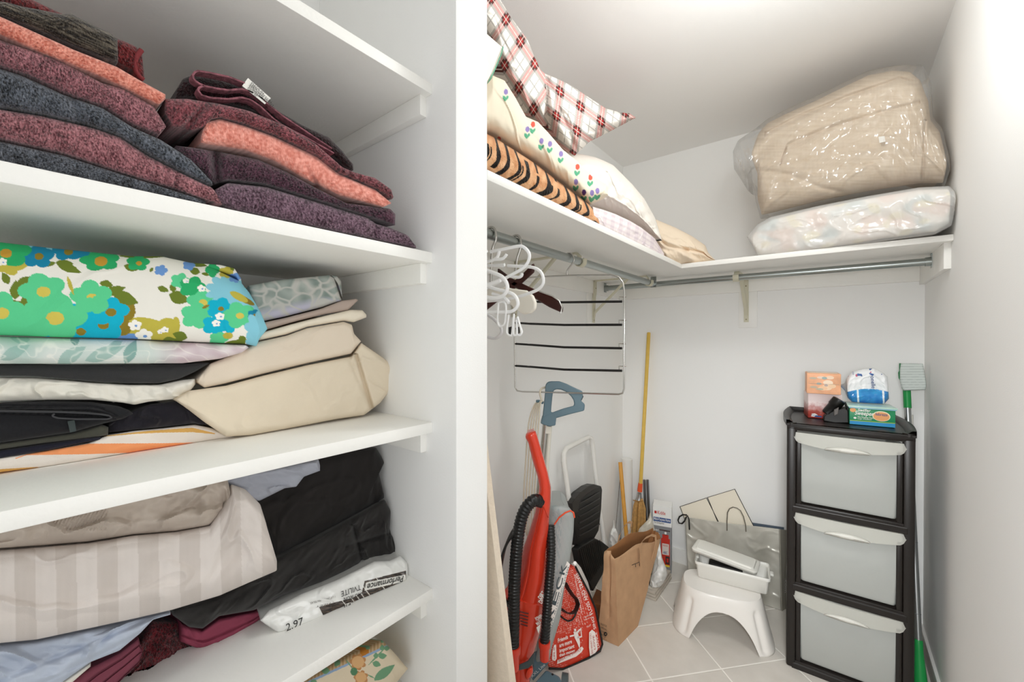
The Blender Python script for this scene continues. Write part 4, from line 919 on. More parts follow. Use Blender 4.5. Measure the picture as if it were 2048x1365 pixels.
for i in range(5):
    y = 1224+i*6.2
    MB().tube([v1(1040+i*.3, y, .004), v1(1049, y+2.4, .0045), v1(1057-i*.5, y+4.2, .003)], .0019, 6).build('vent_slot', mat('dark_red_slot', '#4a0d08', .5), e, smooth=60)
MB().prism([v1(*q, .003) for q in [(1036, 1340), (1039, 1329), (1055, 1322), (1070, 1302), (1067, 1326), (1057, 1335)]], NV*.006).build('grey_trim', mat('dark_slate_plastic', '#3d4a4d', .4), e, bevel=.002)
up_cloth('release_pedal', [(1056, 1336), (1051, 1350), (1054, 1362)], [(1066, 1335), (1066, 1346), (1060, 1358)], P0+NV*.012, NV, .02, M_redp, '#d23a20', e, n=20, rows=12, r=.01)
def hose(path, r0, parent, name='hose', pitch=.0105):
    P = [Vector(p) for p in path]; d = [0]
    for i in range(1, len(P)): d.append(d[-1]+(P[i]-P[i-1]).length)
    n = int(d[-1]/pitch)*6; pts = []; rad = []
    for k in range(n+1):
        s = d[-1]*k/n; j = 0
        while j < len(P)-2 and d[j+1] < s: j += 1
        u = (s-d[j])/max(1e-9, d[j+1]-d[j])
        a, b, c, q = P[max(j-1, 0)], P[j], P[j+1], P[min(j+2, len(P)-1)]
        pts.append(.5*((2*b)+(c-a)*u+(2*a-5*b+4*c-q)*u*u+(-a+3*b-3*c+q)*u**3))
        rad.append(r0*(1-.13*(.5+.5*cos(2*pi*s/pitch))))
    return MB().tube(pts, rad, 18).build(name, M_hose, parent, smooth=70)
hose([v1(1082, 1004, -.02), v1(1071, 1001, .012), v1(1061, 1006, .024), v1(1049, 1022, .03), v1(1041, 1045, .034), v1(1036, 1075, .036), v1(1032, 1115, .036), v1(1029, 1165, .036), v1(1027.5, 1230, .036), v1(1026, 1296, .036)], .0205, e)
hose([v1(1100, 1050, -.05), v1(1102, 1090, -.03), v1(1101, 1130, -.014), v1(1097, 1180, 0), v1(1093, 1235, .008), v1(1089, 1288, .01)], .0165, e, pitch=.0095)
for (xa, ya, xb, yb, o, r0) in [(1026, 1292, 1026.5, 1338, .036, .021), (1089, 1283, 1089, 1320, .01, .0165)]:
    a, b = v1(xa, ya, o), v1(xb, yb, o)
    MB().lathe([(r0*1.16, 0), (r0*1.2, (b-a).length*.03), (r0*1.18, (b-a).length*.3), (r0*.98, (b-a).length*.33), (r0*.92, (b-a).length), (r0*.8, (b-a).length)], a, b-a, 24).build('hose_cuff', M_red, e, smooth=40)
mb = MB()
for i in range(6):
    o = -.02+i*.012; w = 3*i
    MB().tube(spl([v1(1036, 1048+w, o), v1(1022-i, 1068+w, o+.005), v1(1010-i*1.2, 1098+w, o+.01), v1(1002-i*.6, 1140+w*.4, o), v1(1000+i*.5, 1180, o), v1(1006+i, 1208-w*.5, o), v1(1016+i, 1215-w*.3, o-.01)]), .0042, 8).build('cord_loop', M_hose, e, smooth=60)
def vlet(body, x0, y0, x1, y1, hx, hy, m, par, f, **k):
    a, b = f(x0, y0), f(x1, y1); up_ = f(x0+hx, y0+hy)-a
    return text('lettering', body, a, b-a, up_, up_.length, m, par, width=(b-a).length, depth=.001, **k)
f1 = lambda x, y: v1(x, y, .003)
vlet('DIRT', 1082, 1200, 1091, 1187, -3.5, -8, M_white, e, lambda x, y: v1(x, y, .004), bold=.02)
vlet('DEVIL', 1083, 1209, 1094, 1195, -3.5, -8, M_white, e, lambda x, y: v1(x, y, .004), bold=.02)
vlet('POWER', 1073, 1243, 1086, 1236, -1, -8, M_white, e, f1, bold=.02)
vlet('MAX', 1075, 1252, 1083, 1246, -1, -7, M_white, e, f1, bold=.02)
MB().prism([f1(*q) for q in [(1073, 1256), (1081, 1249), (1079, 1262), (1077, 1268)]], NV*.001).build('white_mark', M_white, e)

# grey bag vacuum with a blue grey loop handle
Q0 = Vector((-.905, 1.38, 0)); NQ = face(Q0)
def v2(x, y, o=0): return aP(x, y, Q0+NQ*o, NQ)
e = empty('vacuum_cleaner', (Q0.x, Q0.y, 0), 'grey cloth bag vacuum with a blue grey loop handle and chrome pole', 'vacuum cleaner')
def ring_prism(outer, inner, f, th, n=72):
    O, I = resample(outer+[outer[0]], n+1)[:-1], resample(inner+[inner[0]], n+1)[:-1]; mb = MB()
    rows = [[f(x, y, th/2) for x, y in O], [f(x, y, -th/2) for x, y in O], [f(x, y, -th/2) for x, y in I], [f(x, y, th/2) for x, y in I]]
    return mb.grid(rows, closed_u=True, closed_v=True)
# start both rings at the neck and run the same way round
out_ = [(1084, 842), (1087.6, 810), (1090, 785), (1091, 771), (1094, 765), (1100, 763), (1119, 763), (1133, 768), (1147, 775), (1165, 783), (1166, 794), (1162, 802), (1170, 809), (1168.5, 822), (1140, 829), (1112, 837), (1096, 842)]
inn_ = [(1102, 825), (1103, 812), (1104.5, 796), (1106, 786), (1108, 781), (1114, 779), (1122, 780), (1133, 784.5), (1142, 793), (1147, 801), (1148, 806), (1148, 810), (1147, 812), (1140, 814), (1128, 817), (1114, 822), (1106, 825)]
h = ring_prism(out_, inn_, v2, .045).build('loop_handle', M_teal, e, smooth=40, bevel=.006)
MB().prism([v2(*q, .02) for q in [(1164, 787), (1167, 794), (1163, 802), (1161, 799)]], NQ*-.03).build('power_switch', M_blk, h)
MB().prism([v2(*q, .025) for q in [(1081, 848), (1084, 836), (1098, 828), (1113, 834), (1111, 852), (1098, 854)]], NQ*-.05).build('handle_socket', M_teal, e, bevel=.004)
MB().tube([v2(1091, 850), v2(1083, 930), v2(1072, 1050), v2(1062, 1180), v2(1055, 1330, -.03)], .0125, 16).build('pole', M_chrome, e, smooth=60)
MB().tube([v2(1100, 852, -.005), v2(1094, 930, -.01), v2(1090, 1015, -.03)], .0085, 12).build('bag_tube', mat('cream_tube', '#d9d6cb', .4), e, smooth=60)
MB().prism([v2(*q, .012) for q in [(1092, 853), (1103, 854), (1102, 869), (1090, 868)]], NQ*-.03).build('cord_clip', mat('cream_tube', '#d9d6cb', .4), e, bevel=.002)
MB().tube([v2(1086, 806, .01), v2(1078, 803, .02), v2(1074, 803, .03)], .006, 10).build('cord_hook', M_teal, e, smooth=60)
for i in range(5):
    o = .016+i*.004
    MB().tube(spl([v2(1082+i*.8, 802, o), v2(1070+i*2.6, 809, o), v2(1060+i*4.6, 835, o), v2(1055+i*5.2, 870, o), v2(1051+i*5.4, 930, o), v2(1047.5+i*5.4, 990, o), v2(1048+i*5.0, 1045, o), v2(1055+i*2.2, 1075, o)]), .0031, 8).build('cord_loop', mat('cream_cord', '#cfc6b4', .6), e, smooth=60)
MB().tube(spl([v2(1092, 775, 0), v2(1083, 778, .01), v2(1080, 788, .015), v2(1084, 803, .018)]), .0042, 8).build('cord_lead', MATS['cream_cord'], e, smooth=60)
def meshy(px, py, s, t):
    w = ((px*1.0+py*.6) % 3 < 1.3) ^ ((px*1.0-py*.6) % 3 < 1.3)
    c = mixc(srgb('#a6aaa9'), srgb('#84979a') if w else srgb('#aaafae'), .55 if t < .55 else .1)
    return mixc(c, srgb('#c9c7c2'), .0)
bag = up_cloth('cloth_bag', [(1099, 1012), (1096, 1030), (1093, 1070), (1092, 1150), (1092, 1240), (1075, 1300), (1066, 1345)], [(1126, 1010), (1141, 1018), (1148.5, 1030), (1147, 1067), (1142, 1107), (1138, 1130), (1128, 1180), (1120, 1240), (1104, 1294), (1099, 1322)], Q0+NQ*.03, NQ, .16, mat('woven_bag', attr=True, rough=.75, bump=.2, bump_scale=600), meshy, e, n=120, rows=60, r=.05, endr=.03, wr=.004, wf=5, seed=81, tap=.2)
MB().tube([v2(*q, .041) for q in [(1098.5, 1097), (1103, 1072), (1108, 1051), (1118, 1036), (1131, 1026), (1141, 1022), (1147, 1026), (1149, 1036)]], .0032, 8).build('orange_piping', mat('orange_piping', '#e0512c', .5), bag, smooth=60)
bp_ = [(1134, 1123), (1140, 1129), (1132, 1158), (1119, 1205), (1108, 1240), (1098, 1266), (1098, 1226), (1112, 1183), (1124, 1150)]
lb = MB().prism([v2(*q, .041) for q in bp_], NQ*.002).build('name_band', mat('pale_band', '#f0f0ea', .6), bag)
M_slate = mat('slate_print', '#46555b', .6)
f2 = lambda x, y: v2(x, y, .0438)
for ch, x0, y0, x1, y1 in [('O', 1099, 1268, 1104, 1246), ('R', 1104, 1246, 1111, 1216), ('E', 1111, 1216, 1120.5, 1183), ('C', 1120.5, 1183, 1129, 1153), ('K', 1129, 1153, 1136, 1128)]:
    a, b = f2(x0-1, y0), f2(x1-1, y1); u = f2(x0-9, y0-7)-f2(x0, y0)
    text('lettering', ch, a, b-a, u, .021, M_slate, lb, width=(b-a).length*.82, bold=.02)
vlet('HYPO ALLERGENIC SYSTEM', 1101, 1262, 1138, 1136, -2.4, -1.6, M_slate, lb, f2)
# base
MB().prism([v2(*q, .045) for q in [(1062, 1356), (1067, 1340), (1097, 1319), (1097, 1328), (1066, 1363)]], NQ*-.09).build('name_strip', M_teal, e, bevel=.002)
vlet('XXL Lite', 1064, 1357, 1091, 1331, -2.5, -5, M_white, e, lambda x, y: v2(x, y, .048))
MB().prism([aZ(*q, .10) for q in [(1062, 1372), (1092, 1338), (1120, 1352), (1124, 1362), (1128, 1420), (1062, 1440)]], (0, 0, -.085)).build('floor_head', M_teal, e, bevel=.01)
p = aZ(1105, 1350, .10); MB().tube([p, p+Vector((0, 0, .0015))], .0045, 12).build('head_screw', M_blk, e)
p = aZ(1128, 1366, .05); MB().tube([p+Vector((-.01, .0, 0)), p+Vector((.012, .01, 0))], .03, 18).build('wheel', mat('grey_wheel', '#4b5659', .5), e, smooth=40)

# folding step ladder against the left wall
e = empty('step_ladder', (-1.02, 2.0, 0), 'folded white step ladder with black ribbed treads leaning on the wall', 'step ladder')
LP0, LPN = Vector((-1.10, 2.0, .84)), Vector((1, 0, .14)).normalized()
def v3(x, y, o=0): return aP(x, y, LP0+LPN*o, LPN)
MB().tube([v3(*q) for q in [(1162, 1200), (1152, 1120), (1142, 1030), (1139, 1006), (1133, 960), (1127.6, 922), (1128, 908), (1133, 898), (1145, 891), (1165, 881), (1177, 875), (1182, 877), (1185, 888), (1189, 930), (1195, 985), (1205, 1060), (1212, 1120)]], .0125, 14).build('front_frame', M_whtube, e, smooth=60)
MB().tube([v3(1182, 884, -.03), v3(1188, 930, -.035), v3(1192, 965, -.04), v3(1212, 1085, -.045), v3(1222, 1150, -.05)], .008, 12).build('rear_leg', M_whtube, e, smooth=60)
MB().tube([v3(1130, 915, -.03), v3(1137, 1000, -.035), v3(1150, 1100, -.04)], .008, 12).build('rear_leg', M_whtube, e, smooth=60)
def tread(poly, name, o, th, ribs, m=M_blk):
    o_ = MB().prism([v3(*q, o) for q in poly], LPN*-th).build(name, m, e, bevel=.006)
    for (xa, ya), (xb, yb), r_ in ribs:
        MB().tube([v3(xa, ya, o+.001), v3((xa+xb)/2, (ya+yb)/2+1, o+.004), v3(xb, yb, o+.001)], r_, 6).build('rib', mat('black_rib', '#2c2a28', .35), o_, smooth=60)
    return o_
# the upper tread is folded up: we see its underside rim and the slanted ribs
tread([(1144, 1008), (1150, 998), (1162, 985), (1178, 973), (1188, 969), (1203, 973), (1205, 980), (1203, 1020), (1198, 1062), (1186, 1084), (1160, 1097), (1154, 1090), (1148, 1050)], 'tread', .03, .05,
      [((1158, 1008+i*13), (1199, 984+i*13), .0035) for i in range(6)])
MB().prism([v3(*q, .045) for q in [(1144, 1008), (1150, 998), (1162, 985), (1178, 973), (1188, 969), (1203, 973), (1190, 979), (1174, 989), (1162, 1001), (1158, 1012), (1158, 1024), (1146, 1030)]], LPN*-.03).build('tread_rim', mat('black_rim', '#26221f', .4), e, bevel=.003)
tread([(1156, 1100), (1164, 1092), (1190, 1077), (1205, 1084), (1219, 1095), (1213, 1125), (1206, 1150), (1187, 1184), (1178, 1168), (1162, 1130)], 'tread', .05, .04,
      [((1160+i*3.6, 1098-i*1.6), (1179+i*2.6, 1166-i*3.6), .0016) for i in range(12)])
MB().prism([v3(*q, .07) for q in [(1144, 1128), (1152, 1124), (1162, 1136), (1176, 1165), (1190, 1215), (1186, 1214), (1168, 1176), (1156, 1150)]], LPN*-.004).build('hinge_strap', M_whtube, e, bevel=.001)
MB().tube([v3(1150, 1127, .07), v3(1150, 1127, .082)], .008, 12).build('rivet', M_whtube, e, smooth=40)

# wooden box tucked behind the bags
MB().prism([aZ(*q, .13) for q in [(1182, 1205), (1203, 1211), (1213, 1188), (1193, 1178)]], (0, 0, -.13)).build('wooden_box', mat('brown_wood', '#6e4223', .5, noise_scale=25, noise_amt=.3), None, bevel=.002)
tag(bpy.data.objects['wooden_box'], 'brown wooden box half hidden between the red bag and the paper bag', 'box')

# red printed shopping bag
RA, RB = aZ(1199, 1304, .004), aZ(1112, 1341, .004); R0 = Vector(RA)
NR = (RA-RB).cross(Vector((0, 0, 1))); NR = NR if NR.dot(-RA) > 0 else -NR; NR.normalize(); NR.z = .16; NR.normalize()
def v4(x, y, o=0): return aP(x, y, R0+NR*o, NR)
e = empty('shopping_bag', (R0.x, R0.y, 0), 'red reusable bag covered in white slogans with black edging', 'bag')
def redtext(px, py, s, t):
    c = srgb('#cf3b25')
    k = (py+px*.35) % 4.2
    if k < 1.3 and N3(px*.9, floor((py+px*.35)/4.2)*3.1, 4) > .05 and px < 1165: c = mixc(c, srgb('#efd9cf'), .75)
    q = (px-(py-1140)*.27) % 5
    if 1152 < px < 1176 and py < 1250 and q < 1.4 and N3(py*.8, floor((px-(py-1140)*.27)/5)*2.7, 9) > .02: c = mixc(c, srgb('#efd9cf'), .7)
    if 1108 < px < 1162 and 1268 < py < 1330: c = srgb('#cf3b25')
    return c
up_cloth('bag_body', [(1137, 1134), (1124, 1175), (1108, 1225), (1098, 1275), (1094, 1330), (1100, 1338)], [(1152, 1134), (1157, 1146), (1177, 1184), (1191, 1217), (1199, 1257), (1204, 1288), (1199, 1302), (1177, 1318), (1145, 1334), (1128, 1340)], R0, NR, .07, mat('woven_plastic_bag', attr=True, rough=.4, coat=.15, bump=.15, bump_scale=50), redtext, e, n=150, rows=110, r=.012, endr=.006, tap=.3, wr=.003, wf=12, seed=91, zmin=.0)
MB().tube([v4(*q, .006) for q in [(1151, 1134), (1157, 1146), (1177, 1184), (1191, 1217), (1199, 1257), (1205, 1289), (1200, 1303), (1177, 1317), (1145, 1332), (1126, 1339), (1098, 1338)]], .0045, 8).build('black_edging', M_blk, e, smooth=60)
MB().ribbon([v4(*q, .012) for q in [(1130, 1166), (1136, 1178), (1144, 1190), (1153, 1200), (1156, 1209), (1152, 1221), (1145, 1227), (1137, 1228), (1130, 1225), (1121, 1218)]], NR*.008+Vector((.014, 0, .006)), .004).build('handle', M_blk, e, smooth=60)
MB().tube([v4(*q, .006) for q in [(1121, 1233), (1128, 1239), (1136, 1243), (1144, 1241), (1150, 1233), (1155, 1218), (1156, 1207)]], .0035, 8).build('handle_edge', M_blk, e, smooth=60)
f4 = lambda x, y: v4(x, y, .0055)
M_wp = mat('white_slogan', '#f3e9e4', .6)
for b_, x0, y0, x1, y1, hh in [('Friends', 1115.5, 1286, 1135.6, 1278, 10), ('are more', 1118.7, 1295.6, 1143.6, 1286.7, 10), ('important', 1118.7, 1306, 1148.5, 1295.6, 9), ('than money.', 1118.7, 1314.5, 1151, 1303.7, 7.5)]:
    vlet(b_, x0, y0, x1, y1, -1, -hh*.78, M_wp, e, f4, bold=.035)
MB().prism([f4(*q) for q in [(1114, 1329), (1115, 1321), (1130, 1314), (1150, 1306), (1159, 1297), (1164, 1294), (1167, 1298), (1163, 1305), (1152, 1314)]], NR*.0008).build('white_banner', M_wp, e)
vlet('BREATHE DEEPLY', 1117, 1325, 1162, 1301.5, -1.4, -4.6, mat('red_slogan', '#b5301e', .6), e, lambda x, y: v4(x, y, .0075))
for P in ([(1178, 1266), (1184, 1260), (1190, 1265), (1193, 1283), (1195, 1300), (1189, 1309), (1180, 1313), (1178, 1296)], [(1105, 1302), (1108, 1291), (1112, 1290), (1113, 1318), (1110, 1323), (1104, 1320)]):
    MB().prism([f4(*q) for q in P], NR*.0008).build('white_banner', M_wp, e)
vlet('LIFE IS', 1110, 1319, 1109.5, 1296, -3, 0, MATS['red_slogan'], e, lambda x, y: v4(x, y, .0075))
vlet('DO WHAT YOU', 1186, 1308, 1182, 1268, -3, .5, MATS['red_slogan'], e, lambda x, y: v4(x, y, .0075))
vlet('LOVE', 1191, 1300, 1188, 1272, -3, .5, MATS['red_slogan'], e, lambda x, y: v4(x, y, .0075))
vlet('FLOSS AND TRAVEL', 1186, 1228, 1155.5, 1144, -6.5, 2.6, M_wp, e, f4, bold=.012)
vlet('SING', 1192, 1258, 1186.5, 1234, -5, 1, M_wp, e, f4, bold=.012)
vlet('DANCE', 1199, 1296, 1193.5, 1265, -5, 1, M_wp, e, f4, bold=.012)
vlet('Creativity is maximized', 1164, 1226, 1150, 1150, -3, 1, M_wp, e, f4)
vlet('Successful people', 1168, 1236, 1184, 1230, -.6, -3, M_wp, e, f4)
vlet('replace the words', 1168, 1242, 1184, 1236, -.6, -3, M_wp, e, f4)
vlet('TRUST', 1173, 1257, 1182, 1252, -.6, -3.4, M_wp, e, f4)
dn = MB(); dn.lathe([(.0001, -.006), (.0045, -.004), (.006, 0), (.0045, .004), (.0001, .006)], f4(1150, 1261), NR, 12)
dn.build('dancer_print', M_wp, e, smooth=60)
for P in ([(1147, 1264), (1155, 1265), (1158, 1275), (1160, 1286), (1159.5, 1296), (1158, 1296), (1154, 1286), (1149, 1276)], [(1139, 1272), (1148, 1270), (1148, 1273), (1140, 1275)], [(1153, 1264), (1160, 1258), (1161, 1260), (1155, 1268)], [(1154, 1274), (1162, 1273), (1160.5, 1257), (1162, 1257), (1164, 1275), (1155, 1278)]):
    MB().prism([f4(*q) for q in P], NR*.0008).build('dancer_print', M_wp, e)

# brown paper bag
M_kraft = mat('kraft_paper', '#bd9672', .8, noise_scale=18, noise_amt=.08, bump=.35, bump_scale=22)
M_kin = mat('kraft_inside', '#8d5f38', .85, noise_scale=14, noise_amt=.1, bump=.3, bump_scale=22)
B1, B2, B3 = aZ(1196, 1276, .001), aZ(1237, 1294, .001), aZ(1276, 1253, .001); B4 = B1+B3-B2
def vplane(a, b): return a, (b-a).cross(Vector((0, 0, 1))).normalized()
T1 = aP(1209, 1104, *vplane(B1, B2)); T2 = aP(1230, 1113, *vplane(B1, B2)); T3 = aP(1322, 1074, *vplane(B2, B3)); T4 = T1+(T3-T2)+Vector((.0, .02, .01))
e = empty('paper_bag', (B1+B3)/2, 'open brown paper grocery bag standing on the tiles', 'bag')
mb = MB(); rows = []
NRW = 24
def side(a, b, n): return [a.lerp(b, i/n) for i in range(n)]
def ringpts(c, k):
    return side(c[0], c[1], 8)+side(c[1], c[2], 14)+side(c[2], c[3], 8)+side(c[3], c[0], 14)
C0, C1 = [B1, B2, B3, B4], [T1, T2, T3, T4]
for i in range(NRW+1):
    t = i/NRW; c = [C0[k].lerp(C1[k], t) for k in range(4)]; R = ringpts(c, t); ctr = sum(c, Vector())/4
    out = []
    for j, p in enumerate(R):
        q = p.copy(); inw = ctr-p; inw.z = 0
        bulge = .006*N3(p.x*14, p.y*14, p.z*9)+.004*N3(p.x*40, p.y*40, p.z*25)
        q += inw.normalized()*bulge*(1 if 0 < t else 0)
        if j in (4,) or j in (26,): q += inw.normalized()*.014*t      # gusset creases
        if t > .96:
            q.z += .012*sin(j*.55)+(.02 if 30 <= j < 44 else 0)
        out.append(q)
    rows.append(out)
mb.grid(rows, closed_u=True); mb.f.append(list(range(44))); mb.mi.append(0)
o = mb.build('bag_body', [M_kraft, M_kin], e, smooth=35)
md = o.modifiers.new('paper', 'SOLIDIFY'); md.thickness = .0015; md.offset = -1; md.material_offset = 1
NF = (T3-T2).cross(Vector((0, 0, 1))).normalized(); NF = NF if NF.dot(-B2) > 0 else -NF
def vf(x, y, o_=0): return aP(x, y, B2+NF*o_, vplane(B2, B3)[1])
MB().ribbon([vf(*q, .009) for q in [(1282, 1133), (1282, 1112), (1281, 1094), (1284, 1084), (1291, 1077), (1303, 1071), (1311, 1073), (1312, 1084), (1309, 1100), (1304, 1120)]], (B3-B2).normalized()*.016+Vector((0, 0, .006)), .0018).build('paper_handle', M_kraft, e, smooth=60)
kp = T4-T3
MB().ribbon([vf(*q, -.10) for q in [(1236, 1086), (1240, 1068), (1248, 1054), (1257, 1045), (1263, 1046), (1262, 1056), (1252, 1072), (1244, 1090)]], (B3-B2).normalized()*.016+Vector((0, 0, .008)), .0018).build('paper_handle', M_kraft, e, smooth=60)
MB().tube([vf(1264, 1131, .008), vf(1279, 1125, .008)], .0012, 6).build('ink_mark', M_ink, e)
for x, y in [(1271, 1129), (1279, 1127)]: MB().tube([vf(x, y, .008), vf(x+.5, y+6, .008)], .0012, 6).build('ink_mark', M_ink, e)
NL = vplane(B1, B2)[1]; NL = NL if NL.dot(-B2) > 0 else -NL
def vl(x, y, o_=.004): return aP(x, y, B1+NL*o_, NL)
for i, (b_, w) in enumerate([('100% RECYCLED', 13), ('PAPER BAG', 12), ('PLEASE REUSE', 9), ('RECYCLE', 8), ('12 x 7 x 17', 9)]):
    vlet(b_, 1200.5+i*.8, 1250+i*7.0, 1200.5+w+i*.8, 1255.5+i*7.0, .6, -4, M_ink, e, vl)
rc = MB(); c0 = vl(1211, 1269); rc.tube([c0+(vl(1213, 1270)-vl(1211, 1270)).normalized()*.0068*cos(a)+Vector((0, 0, .0068*sin(a))) for a in [2*pi*i/16 for i in range(16)]], .0024, 6, closed=True)
rc.build('recycling_mark', M_ink, e, smooth=60)

# white carrier bags
M_film = mat('thin_white_film', attr=True, rough=.3, coat=.25, bump=.5, bump_scale=35)
def film(name, label, left, right, p0, dep, seed, col='#e6e6e3', **k):
    p0 = Vector(p0)
    return up_cloth(name, left, right, p0, face(p0), dep, M_film, col, None, label=label, cat='bag', n=70, rows=50, r=.05, endr=.03, wr=.022, wf=9, seed=seed, **k)
film('plastic_bag', 'crumpled white plastic bag slumped on the stack of frames', [(1318, 1092), (1312, 1112), (1306, 1140), (1300, 1165), (1298, 1186)], [(1320, 1092), (1324, 1116), (1333, 1138), (1335, 1150), (1328, 1166), (1312, 1184)], (-.80, 2.23, 0), .12, 95, zmin=.046)
film('plastic_bag', 'cream and white plastic bag standing behind the paper bag', [(1300, 1036), (1278, 1058), (1274, 1074), (1285, 1130), (1290, 1170)], [(1303, 1036), (1308, 1052), (1312, 1075), (1318, 1120), (1316, 1170)], (-.84, 2.36, 0), .10, 96, col='#ddd8ca', zmin=.046)
film('plastic_bag', 'small white plastic bag between the ladder and the paper bag', [(1225, 1056), (1218, 1068), (1216, 1088), (1220, 1120)], [(1231, 1057), (1236, 1068), (1237, 1085), (1234, 1120)], (-.99, 2.12, 0), .10, 97)

# stack of flat frames on the floor
FG = 'flat frames stacked on the tiles'; M_fr = mat('taupe_frame', '#b9b0a4', .5, noise_scale=40, noise_amt=.04); M_frl = mat('pale_frame_line', '#d9d3c8', .5)
for i, lb_ in enumerate(['taupe flat frame at the bottom of the small stack on the floor', 'taupe flat frame in the middle of the small floor stack', 'taupe flat frame on top of the small floor stack']):
    z = .001+i*.015; x1, y0 = -.7517-i*.004, 2.197+i*.003; x0, y1 = x1-.25, y0+.27
    e = empty('flat_frame', ((x0+x1)/2, (y0+y1)/2, z), lb_, 'frame', FG)
    w = .022
    for nm_, a, b in [('rail', (x0, y0, z), (x1, y0+w, z+.0135)), ('rail', (x0, y1-w, z), (x1, y1, z+.0135)), ('stile', (x0, y0+w, z), (x0+w, y1-w, z+.0135)), ('stile', (x1-w, y0+w, z), (x1, y1-w, z+.0135))]:
        MB().box(a, b, .002).build(nm_, M_fr, e, smooth=30)
    MB().box((x0+w, y0+w, z+.002), (x1-w, y1-w, z+.010)).build('panel', M_frl, e)

# fire extinguisher carton
K = aZ(1343, 1148, 0.0); zt = None
best = 9
for i in range(200):
    z = .2+i*.002; p = Vector((K.x, K.y, z)); d = p-EYE
    yy = 682.5-FPX*d.dot(_up)/d.dot(_fw)
    if abs(yy-1017) < best: best = abs(yy-1017); zt = z
KT = Vector((K.x, K.y, zt)); TLk = aZ(1306, 1011.5, zt); TRb = aZ(1353, 1012, zt)
ux = (TLk-KT).normalized(); uy = (TRb-KT); uy = (uy-ux*uy.dot(ux)).normalized(); wk = (TLk-KT).length; dk = max(.10, min(.13, (TRb-KT).length))
e = empty('extinguisher_carton', KT-Vector((0, 0, zt)), 'grey and white carton with a red fire extinguisher printed on it', 'carton')
KB = KT-Vector((0, 0, zt))
def kb(u, v, w): return KB+ux*(u*wk)+uy*(v*dk)+Vector((0, 0, w*zt))
def kslab(nm_, u0, u1, w0, w1, m, o_=.0006, par=None):
    nf = ux.cross(Vector((0, 0, 1))); nf = nf if nf.dot(-KB) > 0 else -nf
    return MB().prism([kb(u0, 0, w0)+nf*.0001, kb(u1, 0, w0)+nf*.0001, kb(u1, 0, w1)+nf*.0001, kb(u0, 0, w1)+nf*.0001], nf*o_).build(nm_, m, par or e)
M_kg = mat('carton_grey', '#85878a', .5); M_kw = mat('carton_white', '#e9e9e7', .5); M_kblue = mat('carton_blue', '#244a86', .5); M_kred = mat('carton_red', '#c02f22', .45)
V_ = [kb(u, v, w) for u in (0, 1) for v in (0, 1) for w in (0, 1)]
MB().add(V_, [(0, 1, 3, 2), (4, 6, 7, 5), (0, 4, 5, 1), (2, 3, 7, 6), (0, 2, 6, 4), (1, 5, 7, 3)]).build('box', M_kg, e)
V_ = [kb(u, v, w) for u in (-.005, 1.005) for v in (-.005, 1.005) for w in (.70, 1.003)]
MB().add(V_, [(0, 1, 3, 2), (4, 6, 7, 5), (0, 4, 5, 1), (2, 3, 7, 6), (0, 2, 6, 4), (1, 5, 7, 3)]).build('white_cap', M_kw, e)
kslab('blue_band', .04, .97, .765, .83, M_kblue, .0012); kslab('red_body', .09, .56, .09, .52, M_kred, .0008); kslab('red_shoulder', .16, .49, .52, .58, M_kred, .0008)
kslab('valve', .24, .40, .575, .635, mat('print_dark', '#4c3b39', .5), .0009); kslab('lever', .08, .66, .632, .65, MATS['print_dark'], .0009); kslab('gauge', .26, .38, .585, .625, M_kw, .0012)
kslab('print_label', .14, .50, .27, .44, mat('print_label', '#d9cfc9', .5), .0011); kslab('warning_panel', .10, .32, .13, .25, mat('warning_panel', '#3a2a28', .5), .0012); kslab('warning_symbol', .16, .26, .16, .22, M_kred, .0014); kslab('yellow_strip', .10, .34, .09, .118, mat('print_yellow', '#e2c93a', .5), .0013)
kslab('red_swoosh', .80, .92, .885, .925, M_kred, .0014)
nf = ux.cross(Vector((0, 0, 1))); nf = nf if nf.dot(-KB) > 0 else -nf
def ktext(b_, u, w, h_, m, wid): return text('lettering', b_, kb(u, 0, w)+nf*.0016, -ux, Vector((0, 0, 1)), h_, m, e, width=wid*wk, depth=.0004, bold=.01)
ktext('Kidde', .76, .88, .022, M_kred, .42); ktext('Multi-Purpose Home', .94, .784, .018, M_kw, .86); ktext('Fire Extinguisher', .94, .735, .012, mat('grey_ink', '#77736e', .6), .55)
for i in range(5): ktext(['ABC', 'Easy to use', 'Rechargeable', '6 year', 'limited'][i], .95, .62-i*.045, .010, M_kw, .3)
ktext('KIDDE', .46, .40, .010, M_kred, .26); ktext('ABC', .44, .285, .016, M_kblue, .22)

# handles and rolls in the corner
def pole(name, label, cat, a, b, r_, m, group=None):
    o_ = MB().tube([a, b], r_, 16).build(name, m, None, smooth=50); return tag(o_, label, cat, group)
e = empty('straw_broom', aY(1277, 1090, 2.59), 'straw broom with a long yellow wooden handle leaning in the corner', 'broom')
M_yel = mat('yellow_varnished_wood', '#dcb653', .4, noise_scale=30, noise_amt=.05)
bt, bb = aY(1297.5, 667, 2.655), aY(1281, 975, 2.60)
MB().tube([bt+(bt-bb)*.006, bt, bb], [.008, .0115, .0115], 16).build('handle', M_yel, e, smooth=50)
def bra(x, y): return aY(x, y, 2.60)
MB().lathe([(.0135, 0), (.0145, .02), (.0155, .055)], bra(1281, 967), bra(1279, 988)-bra(1281, 967), 18).build('orange_collar', mat('orange_paper', '#e2592b', .5), e, smooth=50)
MB().lathe([(.013, 0), (.014, .01), (.017, .03), (.022, .045)], bra(1279, 987), bra(1278, 1000)-bra(1279, 987), 18).build('ferrule', M_alu, e, smooth=50)
bm_ = MB()
